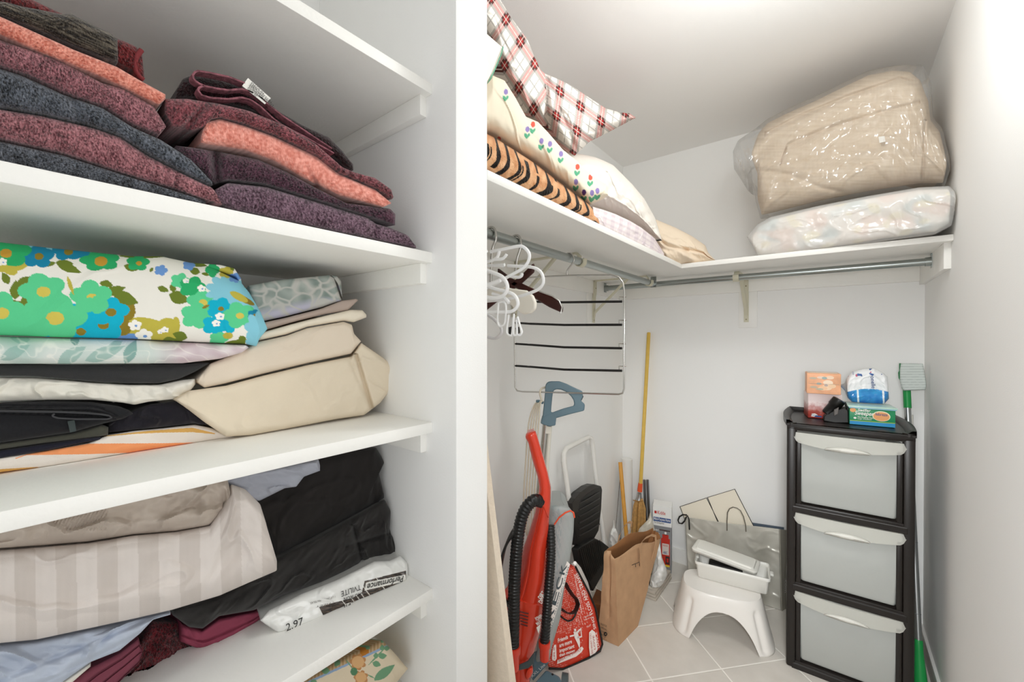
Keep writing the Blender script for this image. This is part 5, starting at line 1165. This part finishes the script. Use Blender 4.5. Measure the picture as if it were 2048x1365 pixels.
for i in range(90):
    a = random.random()*2*pi; k = sqrt(random.random()); p = bra(1279, 997)
    x0, z0 = p.x+.020*k*cos(a), p.z
    q = bra(1278, 1058+6*random.random())
    bm_.tube([(x0, p.y+.012*k*sin(a), z0), (p.x+.042*k*cos(a), p.y+.02*k*sin(a), p.z-.06), (q.x+.05*k*cos(a), q.y-.01+.02*k*sin(a), q.z), (q.x+.055*k*cos(a), q.y-.015+.02*k*sin(a), max(.005, q.z-.25))], .0028, 5)
tag(bm_.build('bristles', mat('straw', '#c59a5d', .8, noise_scale=60, noise_amt=.2), e, smooth=60), kind='stuff')
MB().tube([bra(1269, 999)+Vector((0, -.022, 0)), bra(1279, 1001)+Vector((0, -.026, 0)), bra(1289, 1000)+Vector((0, -.022, 0))], .003, 6).build('binding_wire', mat('straw_binding', '#a87c44', .7), e, smooth=60)
a, b = aX(1240.5, 925, -1.105), aX(1252, 1063, -1.03); d = (b-a)
pole('broom_handle', 'shorter orange yellow wooden handle leaning on the left wall', 'handle', a, a+d*((a.z-.01)/(-d.z)), .0125, mat('orange_varnish', '#d99c41', .38, noise_scale=30, noise_amt=.06))
e = empty('steel_tubes', aY(1292, 1100, 2.60), 'pair of slim steel tubes standing beside the straw broom', 'tubes')
for dx in (-3.4, 3.2): MB().tube([aY(1292+dx, 960, 2.655), aY(1295+dx, 1035, 2.645), Vector((aY(1299+dx, 1120, 2.635).x, 2.635, .01))], .0085, 14).build('tube', mat('dark_steel', '#8b8d90', .3, metal=1), e, smooth=60)
pole('poster_roll', 'white rolled sheet standing upright in the corner', 'roll', Vector((-1.085, 2.60, .62)), Vector((-1.085, 2.60, .001)), .036, mat('translucent_roll', '#e8e8e6', .35, coat=.2))
pole('wire_rod', 'thin dark wire rod leaning near the ladder', 'rod', aX(1240, 960, -1.13), aX(1229, 1085, -1.06), .0022, mat('dark_wire', '#6d6a66', .4))

# silver shopping bag with folders
S0 = Vector((-.40, 2.56, 0)); 
def vs(x, y, o_=0): return aY(x, y, 2.53-o_)
e = empty('shopping_bag', (-.45, 2.55, 0), 'silver grey paper shopping bag leaning on the back wall behind the stool', 'bag')
def silver(px, py, s, t):
    return mixc(srgb('#a9a69c'), srgb('#d6d4cb'), .5+.7*N3(px*.018, py*.012, 3)+.3*N3(px*.06, py*.03, 5))
M_silver = mat('silver_paper', attr=True, rough=.35, metal=.25, bump=.3, bump_scale=14)
bt_ = cloth('bag_body', None, None, [(1370, 1034), (1420, 1042), (1470, 1049), (1520, 1054), (1559, 1059)], [(1378, 1190), (1430, 1205), (1480, 1217), (1520, 1224), (1563, 1232)], (0, 2.53, 0), .06, M_silver, silver, nrm=(0, -1, 0), back=(0, .035, 0), n=150, rows=90, r=.004, endr=.003, wr=.008, wf=5, seed=98, parent=e, zmin=.001, tap=.05, gap=0)
MB().prism([vs(1559, 1059, .0), vs(1574, 1061, -.05), vs(1574, 1216, -.05), vs(1563, 1232, 0)], (.003, 0, 0)).build('side_gusset', mat('silver_gusset', '#9d988c', .45), e)
text('lettering', '.com', vs(1567.5, 1156, .0), vs(1567, 1190, .0)-vs(1567.5, 1156, .0), vs(1573, 1160, -.03)-vs(1565, 1160, .0), .017, M_white, e, width=.075, depth=.006)
MB().tube([vs(*q, .012) for q in [(1454, 1062), (1454, 1043), (1455, 1026), (1459, 1018), (1466, 1015), (1474, 1017), (1481, 1022), (1487, 1034), (1491, 1050), (1492, 1064)]], .0028, 8).build('cord_handle', mat('bronze_cord', '#6e685c', .5), e, smooth=60)
e = empty('folder', (-.55, 2.575, .1), 'cream folder with black bound edges standing in the silver bag', 'folder')
def vfd(x, y, o_=0): return aP(x, y, (0, 2.612-o_, .4), (0, -1, .06))
for P in ([(1360, 1014), (1413, 996.5), (1446, 1062), (1384, 1078)], [(1415, 995.5), (1469.5, 979), (1512, 1062), (1450, 1080)]):
    pn = MB().prism([vfd(*q) for q in P], (0, .005, 0)).build('cream_panel', mat('cream_card', '#ece4d3', .6), e)
    MB().tube([vfd(*q, .001) for q in P], .0022, 6, closed=True).build('black_binding', M_blk, pn)
bk_ = MB().prism([vfd(1500, 1046, -.014), vfd(1568, 1056, -.012), vfd(1566, 1120, -.012), vfd(1500, 1110, -.012)], (0, .006, 0)).build('notebook', mat('slate_blue_cover', '#4e5a68', .5), None)
tag(bk_, 'slate blue notebook edge showing at the back of the silver bag', 'notebook')
c_ = MB().tube([vs(*q, .02) for q in [(1374, 1031), (1366, 1030), (1359, 1034), (1356, 1041), (1358, 1047), (1364, 1048), (1369, 1043), (1372, 1036), (1375, 1032), (1378, 1040), (1379, 1060)]], .0042, 8).build('cable_loop', M_blk, None, smooth=60)
tag(c_, 'small black cable loop hanging on the edge of the silver bag', 'cable')

# white step stool
e = None
SCx = Vector((-.44, 2.215, 0)); su = Vector((.964, .266, 0)); sv = Vector((-.266, .964, 0)); SHT = .205
def sup(th, a, b, n=3.2):
    c, s_ = cos(th), sin(th); return a*abs(c)**(2/n)*(1 if c >= 0 else -1), b*abs(s_)**(2/n)*(1 if s_ >= 0 else -1)
NT = 160; cols_ = []
prof = [(0, 1.0), (.02, 1.0), (.5, .5), (.80, .22), (.90, .12), (.955, .05), (.985, .0), (1.0, -.045)]
for k in range(NT):
    th = 2*pi*k/NT; col = []
    x1, y1 = sup(th, .222, .172, 3.4); x0, y0 = sup(th, .170, .112, 3.0)
    zb = 0
    if abs(y1) > .12 and abs(x1) < .142: zb = .142*(1-(abs(x1)/.142)**2.6)**.6
    if abs(x1) > .15 and abs(y1) < .06: zb = .05*(1-(abs(y1)/.06)**2)**.6
    zb /= SHT
    for i in range(28):
        t = zb+(1-zb)*i/27
        w = None
        for q in range(len(prof)-1):
            if prof[q][0] <= t <= prof[q+1][0]: w = prof[q][1]+(prof[q+1][1]-prof[q][1])*(t-prof[q][0])/(prof[q+1][0]-prof[q][0]); break
        w = -.045 if w is None else w
        x, y = x0+(x1-x0)*w, y0+(y1-y0)*w
        gr = 0
        for tc_ in (.86, pi-.86, pi+.86, 2*pi-.86): gr += .012*exp(-((th-tc_)/.10)**2)
        gr *= max(0, min(1, (.86-t)*8))*min(1, max(0, t-.02)*12)
        L_ = hypot(x, y); x -= x/L_*gr; y -= y/L_*gr
        col.append(SCx+su*x+sv*y+Vector((0, 0, t*SHT)))
    cols_.append(col)
mb = MB(); mb.grid(cols_, closed_v=True)
mb.f.append([k*28+27 for k in range(NT)]); mb.mi.append(0)
o = mb.build('step_stool', mat('white_moulded_plastic', '#e6e3de', .38, coat=.15), None, smooth=50)
md = o.modifiers.new('shell', 'SOLIDIFY'); md.thickness = .004; md.offset = -1
tag(o, 'white moulded plastic step stool with arched sides in front of the silver bag', 'stool')

# translucent box with its lid askew on the stool
zb_ = SHT+.002
b0_, b1_ = aZ(1395, 1155, zb_), aZ(1535, 1192, zb_); bu = (b1_-b0_).normalized(); bv = Vector((-bu.y, bu.x, 0)); bw, bd, bh = (b1_-b0_).length, .135, .085
e = empty('storage_box', b0_+bu*bw/2+bv*bd/2, 'white translucent plastic box with an ajar lid on the step stool', 'box')
M_milk = mat('milky_plastic', '#e9e8e2', .35, alpha=.88, coat=.1)
def bx_(u, v, w): return b0_+bu*u+bv*v+Vector((0, 0, w))
def rrect(x0, x1, y0, y1, r_, n=5):
    out = []
    for cx, cy, a0 in [(x1-r_, y1-r_, 0), (x0+r_, y1-r_, 90), (x0+r_, y0+r_, 180), (x1-r_, y0+r_, 270)]:
        for i in range(n+1): a = radians(a0+90*i/n); out.append((cx+r_*cos(a), cy+r_*sin(a)))
    return out
rows = [[bx_(u, v, w) for u, v in rrect(-g, bw+g, -g, bd+g, .014)] for w, g in [(0, -.004), (.004, 0), (bh*.8, .007), (bh*.82, .012), (bh, .013)]]
mb = MB(); mb.grid(rows, closed_u=True); mb.f.append(list(range(len(rows[0])))); mb.mi.append(0)
o = mb.build('tub', M_milk, e, smooth=40); md = o.modifiers.new('shell', 'SOLIDIFY'); md.thickness = .0022
for u0 in (-.016, bw+.010):
    MB().box((0, 0, 0), (.018, .03, .012), .003, Matrix.Translation(bx_(u0, bd/2-.015, bh-.016)) @ Matrix(((bu.x, bv.x, 0, 0), (bu.y, bv.y, 0, 0), (0, 0, 1, 0), (0, 0, 0, 1)))).build('latch_tab', M_milk, e, smooth=40)
la, lb2, lc = aZ(1383, 1098, .325), aZ(1513, 1147, .30), aZ(1411, 1077, .315)
lu = (lb2-la).normalized(); lv = (lc-la); lv = (lv-lu*lv.dot(lu)).normalized(); ln = lu.cross(lv); lw = (lb2-la).length; ld = .145
def lx(u, v, w): return la+lu*u+lv*v+ln*w
rows = [[lx(u, v, w) for u, v in rrect(-g, lw+g, -g, ld+g, .018)] for w, g in [(-.012, .001), (0, .002), (.002, 0), (.003, -.012), (.010, -.016), (.011, -.022)]]
mb = MB(); mb.grid(rows, closed_u=True); mb.f.append([5*len(rows[0])+i for i in range(len(rows[0]))]); mb.mi.append(0)
o = mb.build('lid', mat('milky_lid', '#ecebe4', .3, alpha=.93, coat=.15), e, smooth=40); md = o.modifiers.new('shell', 'SOLIDIFY'); md.thickness = .002
tag(MB().box((0, 0, 0), (.15, .05, .05), .004, Matrix.Translation(bx_(.05, .012, .03)) @ Matrix(((bu.x, bv.x, 0, 0), (bu.y, bv.y, 0, 0), (0, 0, 1, 0), (0, 0, 0, 1)))).build('black_case', M_blk, None, smooth=40), 'black case lying inside the translucent box on the stool', 'case')
tag(MB().box((0, 0, 0), (.06, .04, .045), .004, Matrix.Translation(bx_(.055, .068, .03)) @ Matrix(((bu.x, bv.x, 0, 0), (bu.y, bv.y, 0, 0), (0, 0, 1, 0), (0, 0, 0, 1)))).build('tan_packet', mat('tan_packet', '#a2846a', .6), None, smooth=40), 'tan packet behind the black case inside the translucent box', 'packet')

# ------------------------------------------------------------------ drawer tower and what stands on it
ZTW = 1.058
TF0, TF1 = Vector((-.1635, 2.122, 0)), Vector((.2395, 2.144, 0)); tu = (TF1-TF0).normalized(); tv = Vector((-tu.y, tu.x, 0)); TW, TD = (TF1-TF0).length, .40
MT = Matrix(((tu.x, tv.x, 0, TF0.x), (tu.y, tv.y, 0, TF0.y), (0, 0, 1, 0), (0, 0, 0, 1)))
def tp(u, v, w): return TF0+tu*u+tv*v+Vector((0, 0, w))
M_tower = mat('dark_brown_black_plastic', '#1b1613', .38, bump=.1, bump_scale=300)
M_drawer = mat('frosted_drawer', '#d3d6d2', .5, alpha=.46, bump=.06, bump_scale=30)
M_lip = mat('frosted_lip', '#dcdcd4', .4, alpha=.48)
e = empty('drawer_tower', tp(TW/2, TD/2, 0), 'dark plastic drawer tower with three translucent drawers', 'drawer tower')
levels = [.022, .362, .700, ZTW-.012]
for u in (0, TW-.034):
    for v in (0, TD-.034):
        MB().box((u, v, .0), (u+.034, v+.034, ZTW-.01), .008, MT).build('post', M_tower, e, smooth=40)
for i, z in enumerate(levels[:3]):
    MB().box((.004, .004, z-.018), (TW-.004, TD-.004, z+.012), .004, MT).build('shelf_frame', M_tower, e, smooth=40)
    # sloping front lip of each level
    V_ = [tp(.02, -.001, z-.026), tp(TW-.02, -.001, z-.026), tp(TW-.02, -.001, z), tp(.02, -.001, z), tp(.03, .03, z-.02), tp(TW-.03, .03, z-.02), tp(TW-.03, .03, z+.018), tp(.03, .03, z+.018)]
    MB().add(V_, [(0, 1, 2, 3), (4, 7, 6, 5), (0, 4, 5, 1), (3, 2, 6, 7), (0, 3, 7, 4), (1, 5, 6, 2)]).build('front_rail', M_tower, e, bevel=.003)
for z0, z1 in zip(levels[:3], levels[1:]):
    for u in (.034, TW-.052): MB().box((u, .006, z0+.01), (u+.018, .022, z1-.062), .004, MT).build('inner_post', M_tower, e, smooth=40)
# top tray with curved raised sides
MB().box((0, .0, ZTW-.032), (TW, .03, ZTW-.004), .006, MT).build('top_rail', M_tower, e, smooth=40)
tp_ = []
for i in range(25):
    v = TD*i/24; b_ = .016*sin(pi*i/24); tp_.append((v, b_))
poly = [tp(-.002-b_, v, ZTW-.014) for v, b_ in tp_]+[tp(TW+.002+b_, v, ZTW-.014) for v, b_ in reversed(tp_)]
MB().prism(poly, (0, 0, .010)).build('top_tray', M_tower, e, bevel=.002)
for sgn, base in ((-1, 0), (1, TW)):
    rows = [[tp(base+sgn*(.002+b_)+o1*-sgn, v, z) for v, b_ in tp_] for o1, z in [(0, ZTW-.01), (0, ZTW+.012), (.012, ZTW+.012), (.03, ZTW-.003)]]
    mb = MB(); mb.grid(rows); mb.build('tray_rim', M_tower, e, smooth=40)
MB().box((0, TD-.012, ZTW-.01), (TW, TD, ZTW+.016), .004, MT).build('tray_rim', M_tower, e, smooth=40)
for u in (.017, TW-.017): MB().tube([tp(u, .017, ZTW-.012), tp(u, .017, ZTW+.001)], .018, 18).build('post_cap', M_tower, e, smooth=40)
for z0, z1 in zip(levels[:3], levels[1:]):
    za, zb2 = z0+.02, z1-.032
    u0, u1 = .036, TW-.036
    dr = MB(); rows = []
    for w, g, f in [(za, .016, .004), (za+.01, .013, .0), (zb2, .0, -.004)]:
        R_ = rrect(u0+g, u1-g, .014+f, TD-.04, .012); rows.append([tp(u, v-.008*sin(pi*(u-u0)/(u1-u0))*(1 if v < .1 else 0), w) for u, v in R_])
    dr.grid(rows, closed_u=True); dr.f.append(list(range(len(rows[0])))); dr.mi.append(0)
    o = dr.build('drawer', M_drawer, e, smooth=40); md = o.modifiers.new('shell', 'SOLIDIFY'); md.thickness = .002
    # curved lip with a raised finger pull
    n_ = 40; rows = [[], [], [], []]
    for i in range(n_+1):
        t = i/n_; u = u0-.012+(u1-u0+.024)*t; dz = (.034+.020*sin(pi*t)**.8)*max(.12, min(1, (1-abs(2*t-1))/.07))**.5; v = .004-.014*sin(pi*t)
        rows[0].append(tp(u, v+.008, zb2+.004)); rows[1].append(tp(u, v, zb2+.004)); rows[2].append(tp(u, v-.004, zb2-dz)); rows[3].append(tp(u, v+.006, zb2-dz))
    mb = MB(); mb.grid(rows, closed_v=True); n1 = n_+1
    lip = mb.build('drawer_lip', M_lip, o, smooth=40)
    n_ = 24; rows = [[], [], []]
    for i in range(n_+1):
        t = i/n_; tt = .30+.40*t; u = u0-.012+(u1-u0+.024)*tt; dz = .034+.020*sin(pi*tt)**.8; v = .004-.014*sin(pi*tt)
        hh_ = .019*sin(pi*t)**.55
        rows[0].append(tp(u, v-.006, zb2-dz-.001)); rows[1].append(tp(u, v-.011, zb2-dz+hh_*.5)); rows[2].append(tp(u, v-.005, zb2-dz+hh_))
    mb = MB(); mb.grid(rows); g_ = mb.build('finger_pull', mat('white_pull', '#e2e1da', .4, alpha=.85), o, smooth=60)
    md = g_.modifiers.new('shell', 'SOLIDIFY'); md.thickness = .0016

zt0 = ZTW-.003
def tower_box(name, label, cat, bl, br, h_, d_, m, group=None, z=zt0):
    a, b = aZ(*bl, z), aZ(*br, z); u = (b-a).normalized(); v = Vector((-u.y, u.x, 0)); w_ = (b-a).length
    e_ = empty(name, a+u*w_/2+v*d_/2, label, cat, group)
    M_ = Matrix(((u.x, v.x, 0, a.x), (u.y, v.y, 0, a.y), (0, 0, 1, a.z), (0, 0, 0, 1)))
    MB().box((0, 0, .0005), (w_, d_, h_), .002, M_).build('carton', m, e_, smooth=30)
    return e_, a, u, v, w_, M_
def flat(e_, nm_, a, u, pts, m, o_=.0006):
    nf_ = Vector((u.y, -u.x, 0)); return MB().prism([a+u*x+Vector((0, 0, z))+nf_*.0002 for x, z in pts], nf_*o_).build(nm_, m, e_)
def circ(cx, cz, rx, rz, n=20): return [(cx+rx*cos(2*pi*i/n), cz+rz*sin(2*pi*i/n)) for i in range(n)]
# red tissue carton with the orange one on top
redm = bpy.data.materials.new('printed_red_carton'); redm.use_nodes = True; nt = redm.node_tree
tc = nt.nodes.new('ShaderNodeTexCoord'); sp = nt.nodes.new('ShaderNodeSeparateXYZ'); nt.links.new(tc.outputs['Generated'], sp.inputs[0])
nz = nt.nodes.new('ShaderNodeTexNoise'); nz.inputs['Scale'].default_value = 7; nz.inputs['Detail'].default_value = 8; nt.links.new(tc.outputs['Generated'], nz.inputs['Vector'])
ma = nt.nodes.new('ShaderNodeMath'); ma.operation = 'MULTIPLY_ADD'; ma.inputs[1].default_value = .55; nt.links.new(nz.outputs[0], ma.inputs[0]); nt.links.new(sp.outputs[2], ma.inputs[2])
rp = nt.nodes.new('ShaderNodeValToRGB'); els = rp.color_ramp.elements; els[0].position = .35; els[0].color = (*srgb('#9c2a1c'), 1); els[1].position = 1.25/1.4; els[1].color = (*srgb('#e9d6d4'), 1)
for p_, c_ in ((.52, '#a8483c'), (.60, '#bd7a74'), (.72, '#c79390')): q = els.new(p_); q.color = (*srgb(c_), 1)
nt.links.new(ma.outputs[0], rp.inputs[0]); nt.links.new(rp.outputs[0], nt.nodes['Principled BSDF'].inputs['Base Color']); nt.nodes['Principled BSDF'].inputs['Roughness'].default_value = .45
e1, a1, u1_, v1_, w1, m1 = tower_box('tissue_box', 'dark red printed tissue box under the orange one', 'tissue box', (1616, 836), (1684, 841), .115, .115, redm, 'tissue boxes on the drawer tower')
flat(e1, 'white_logo', a1, u1_, [(.012, .008), (.035, .006), (.036, .016), (.026, .022), (.014, .020)], M_white); flat(e1, 'blue_logo', a1, u1_, [(.022, .006), (.052, .006), (.05, .012), (.03, .014)], M_kblue, .0009)
text('lettering', 'Kleenex', a1+u1_*.013+Vector((0, 0, .011))+Vector((u1_.y, -u1_.x, 0))*.0012, u1_, Vector((0, 0, 1)), .008, M_kblue, e1, width=.022)
orm = mat('orange_printed_carton', '#e9ad86', .5, noise_scale=22, noise_amt=.16)
e2, a2, u2, v2_, w2, m2 = tower_box('tissue_box', 'orange floral tissue box on top of the red one', 'tissue box', (1613.5, 787), (1682, 791), .092, .115, orm, 'tissue boxes on the drawer tower', z=zt0+.1165)
for i, (cx, cz, rx, rz, col) in enumerate([(.062, .030, .016, .012, '#f0cfae'), (.066, .052, .015, .012, '#f3dcc4'), (.050, .026, .014, .010, '#efc39c'), (.078, .038, .012, .010, '#eec9a4'), (.060, .040, .006, .005, '#b9a7a0'), (.072, .075, .012, .008, '#f0d4ba'), (.045, .074, .013, .006, '#e9d2c0'), (.038, .046, .008, .005, '#9aa7a2'), (.055, .072, .008, .006, '#9fb0ac'), (.040, .022, .012, .004, '#b4b39e'), (.020, .070, .012, .005, '#c3b49e'), (.022, .030, .012, .005, '#bfae98')]):
    flat(e2, 'printed_flower', a2, u2, circ(cx*w2/.105, cz, rx*w2/.105, rz), mat('flower_print_%s' % 'abcdefghijkl'[i], col, .5), .0004+.00006*i)
flat(e2, 'printed_line', a2, u2, [(.006, .0455), (w2-.006, .0452), (w2-.006, .0462), (.006, .0465)], mat('print_grey_line', '#a89a8c', .5), .0012)
MB().box((.006, .035, .0915), (w2-.006, .08, .0928), .0003, m2).build('tissue_slot', mat('cream_card', '#ece4d3', .6), e2)
# black gadget
def vg(x, y, o_=0): return aP(x, y, tp(.17, .13-o_, 0), (tv*-1))
e3 = empty('black_gadget', tp(.16, .14, ZTW), 'black plastic gadget with a slanted barrel beside the red tissue box', 'gadget')
MB().prism([vg(*q) for q in [(1647, 843), (1647, 834), (1656, 826), (1690, 816), (1697, 822), (1698, 847), (1670, 847)]], tv*.05).build('base', M_blk, e3, bevel=.004)
a, b = vg(1655, 829, .01), vg(1680, 802, .01)
MB().lathe([(.017, -.004), (.021, 0), (.022, (b-a).length*.55), (.025, (b-a).length*.6), (.025, (b-a).length), (.020, (b-a).length+.002)], a+tv*.03, b-a, 22).build('barrel', mat('satin_black', '#0f0e0d', .35), e3, smooth=40)
MB().prism([vg(*q, .012) for q in [(1668, 820), (1678, 815), (1676, 829), (1668, 833)]], tv*.01).build('trigger', mat('grey_trigger', '#5a5552', .4), e3, bevel=.002)
MB().tube([vg(1690, 806, .0)+tv*.02, vg(1695, 815, .0)+tv*.02, vg(1697, 822)+tv*.02], .004, 8).build('strap', mat('satin_black', '#0f0e0d', .35), e3, smooth=60)
# sweeper refill tub
M_grn = mat('green_print', '#23895a', .4); 
e4, a4, u4, v4_, w4, m4 = tower_box('wipes_box', 'green box of sweeper cloths with a clear lid', 'box', (1699, 849), (1791, 857), .074, .13, M_grn)
flat(e4, 'blue_band', a4, u4, [(.001, .002), (w4-.001, .002), (w4-.001, .018), (.001, .016)], mat('print_blue', '#2a8cc4', .4)); flat(e4, 'lime_line', a4, u4, [(.001, .016), (w4-.001, .018), (w4-.001, .0205), (.001, .0185)], mat('print_lime', '#a9bf3a', .4), .0008)
flat(e4, 'orange_badge', a4, u4, circ(w4*.70, .044, .028, .021), mat('print_cream', '#efe3c4', .4), .0007); flat(e4, 'orange_badge', a4, u4, circ(w4*.70, .043, .0255, .0185), mat('print_orange', '#e2a067', .4), .0009); flat(e4, 'corner_badge', a4, u4, circ(.011, .062, .010, .009), mat('print_orange', '#e2a067', .4), .0009)
nf4 = Vector((u4.y, -u4.x, 0))
def g4(b_, x, z, h_, wid, m, **k): return text('lettering', b_, a4+u4*x+Vector((0, 0, z))+nf4*.0014, u4, Vector((0, 0, 1)), h_, m, e4, width=wid, **k)
g4('Swiffer', .026, .058, .013, .042, M_white, shear=.2, bold=.02); g4('Sweeper', .016, .043, .017, .062, M_white, shear=.3, bold=.02); g4('Wet Mopping Cloths', .026, .031, .007, .052, M_white); g4('longer trousseaux', .026, .0245, .006, .045, M_white); g4('febreze', w4*.70-.019, .046, .012, .038, M_kblue, bold=.01)
flat(e4, 'count_badge', a4, u4, circ(.018, .029, .005, .004), M_white, .0008)
MB().box((-.006, -.008, .0755), (w4+.006, .136, .0805), .0015, m4).build('clear_lid', mat('mint_lid', '#bfe0d2', .25, coat=.2), e4, smooth=30)
MB().box((-.003, -.005, .0705), (w4+.003, .134, .0755), .001, m4).build('lid_rim', mat('pale_blue_rim', '#9cc9dd', .3), e4, smooth=30)
# tissue pack
zp = zt0+.082
pl_, pr_ = aZ(1702, 806, zp), aZ(1774, 810, zp); pn_ = Vector(((pr_-pl_).y, -(pr_-pl_).x, 0)).normalized()
def pack(px, py, s, t):
    yb = 782-6*sin(pi*min(1, max(0, (px-1696)/80)))+2
    if py > yb:
        for xx in (1716, 1767):
            if abs(px-xx-(py-795)*.05) < 1.9: return srgb('#e8eef2')
        return mixc(srgb('#1f63b4'), srgb('#3c9bd6'), .3+.5*(1-(py-782)/30)+.6*N3(px*.08, py*.1, 2))
    if py < 754:
        if N3(px*.11, py*.13, 6) > .28: return srgb('#3a5f9c')
        if N3(px*.11+9, py*.13, 16) > .40: return srgb('#c4607a')
    return srgb('#eceef0')
e5 = cloth('tissue_pack', 'white and blue soft pack of tissues on the green wipes box', 'tissue pack', [(1693, 757), (1704, 744), (1726, 738), (1748, 737), (1766, 746), (1775, 754)], [(1695, 796), (1704, 805), (1726, 808), (1748, 809), (1768, 809.5), (1778, 798)], pl_, .11, mat('glossy_film_pack', attr=True, rough=.25, coat=.3, bump=.3, bump_scale=40), pack, nrm=pn_, n=150, rows=120, r=.03, endr=.012, wr=.006, wf=14, seed=99, zmin=zp, gap=0)
def vk(x, y, o_=.007): return aP(x, y, pl_+pn_*o_, pn_)
text('lettering', 'onelle', vk(1741, 753), vk(1743.5, 777)-vk(1741, 753), vk(1750, 753)-vk(1741, 753), .014, mat('navy_ink', '#27437f', .5), e5, width=(vk(1743.5, 777)-vk(1741, 753)).length, bold=.015)
text('lettering', 'ite', vk(1704, 744), vk(1705, 752)-vk(1704, 744), vk(1710, 744)-vk(1704, 744), .009, MATS['navy_ink'], e5, width=.012)

# sweeper mop standing upside down in the corner, and a thin pole behind it
A_, B_ = aY(1814, 790, 2.56), aZ(1842, 1392, .002)
def mp(t): return A_.lerp(B_, t)
def tpix(y):
    best_ = (9e9, 0)
    for i in range(400):
        t = i/400; d = mp(t)-EYE; yy = 682.5-FPX*d.dot(_up)/d.dot(_fw)
        best_ = min(best_, (abs(yy-y), t))
    return best_[1]
e = empty('sweeper_mop', B_, 'green and silver sweeper mop standing head up behind the drawer tower', 'mop')
M_green = mat('green_plastic', '#1e8f46', .35)
t1, t2 = tpix(816), tpix(1280)
MB().tube([mp(-.02), mp(t1)], .0135, 16).build('green_neck', M_green, e, smooth=50)
MB().tube([mp(t1), mp(t2)], .0115, 16).build('pole', M_alu, e, smooth=50)
for y in (945, 1085, 1228): MB().tube([mp(tpix(y)-.001), mp(tpix(y)+.001)], .0122, 16).build('pole_joint', mat('joint_grey', '#83868a', .4), e, smooth=50)
dd = (B_-mp(t2)); MB().lathe([(.0125, 0), (.0135, dd.length*.02), (.0135, dd.length*.2), (.018, dd.length*.5), (.0215, dd.length*.75), (.019, dd.length*.95), (.012, dd.length)], mp(t2), dd, 20).build('grip', M_green, e, smooth=60)
mo = Vector((A_.x, A_.y-.01, 0)); mn_ = Vector((-.22, -.97, .05)).normalized()
def vm(x, y, o_=0): return aP(x, y, mo+Vector((0, 0, A_.z))+mn_*o_, mn_)
def ribs(px, py, s, t):
    return srgb('#c9d0cc') if (py % 5.2) > 1.0 else srgb('#a9b2ae')
up_cloth('mop_pad', [(1801, 727), (1799, 740), (1799, 760), (1803, 776), (1807, 782)], [(1846, 728), (1849, 742), (1852, 762), (1853, 772), (1851, 780)], mo+Vector((0, 0, A_.z))+mn_*.012, mn_, .02, mat('grey_foam_pad', attr=True, rough=.7), ribs, e, n=90, rows=30, r=.008, endr=.006, tap=.1)
MB().prism([vm(*q, .008) for q in [(1798, 727), (1802, 727), (1802, 745), (1804, 762), (1808, 781), (1804, 778), (1801, 763), (1797, 757), (1796, 746), (1798, 742)]], mn_*-.03).build('mop_head', mat('dark_green_plastic', '#1c6b3c', .4), e, bevel=.001)
pole('thin_pole', 'thin white pole standing just behind the mop', 'pole', aY(1823, 830, 2.60), aY(1834, 1290, 2.48), .006, mat('offwhite_pole', '#d8d5cd', .4))
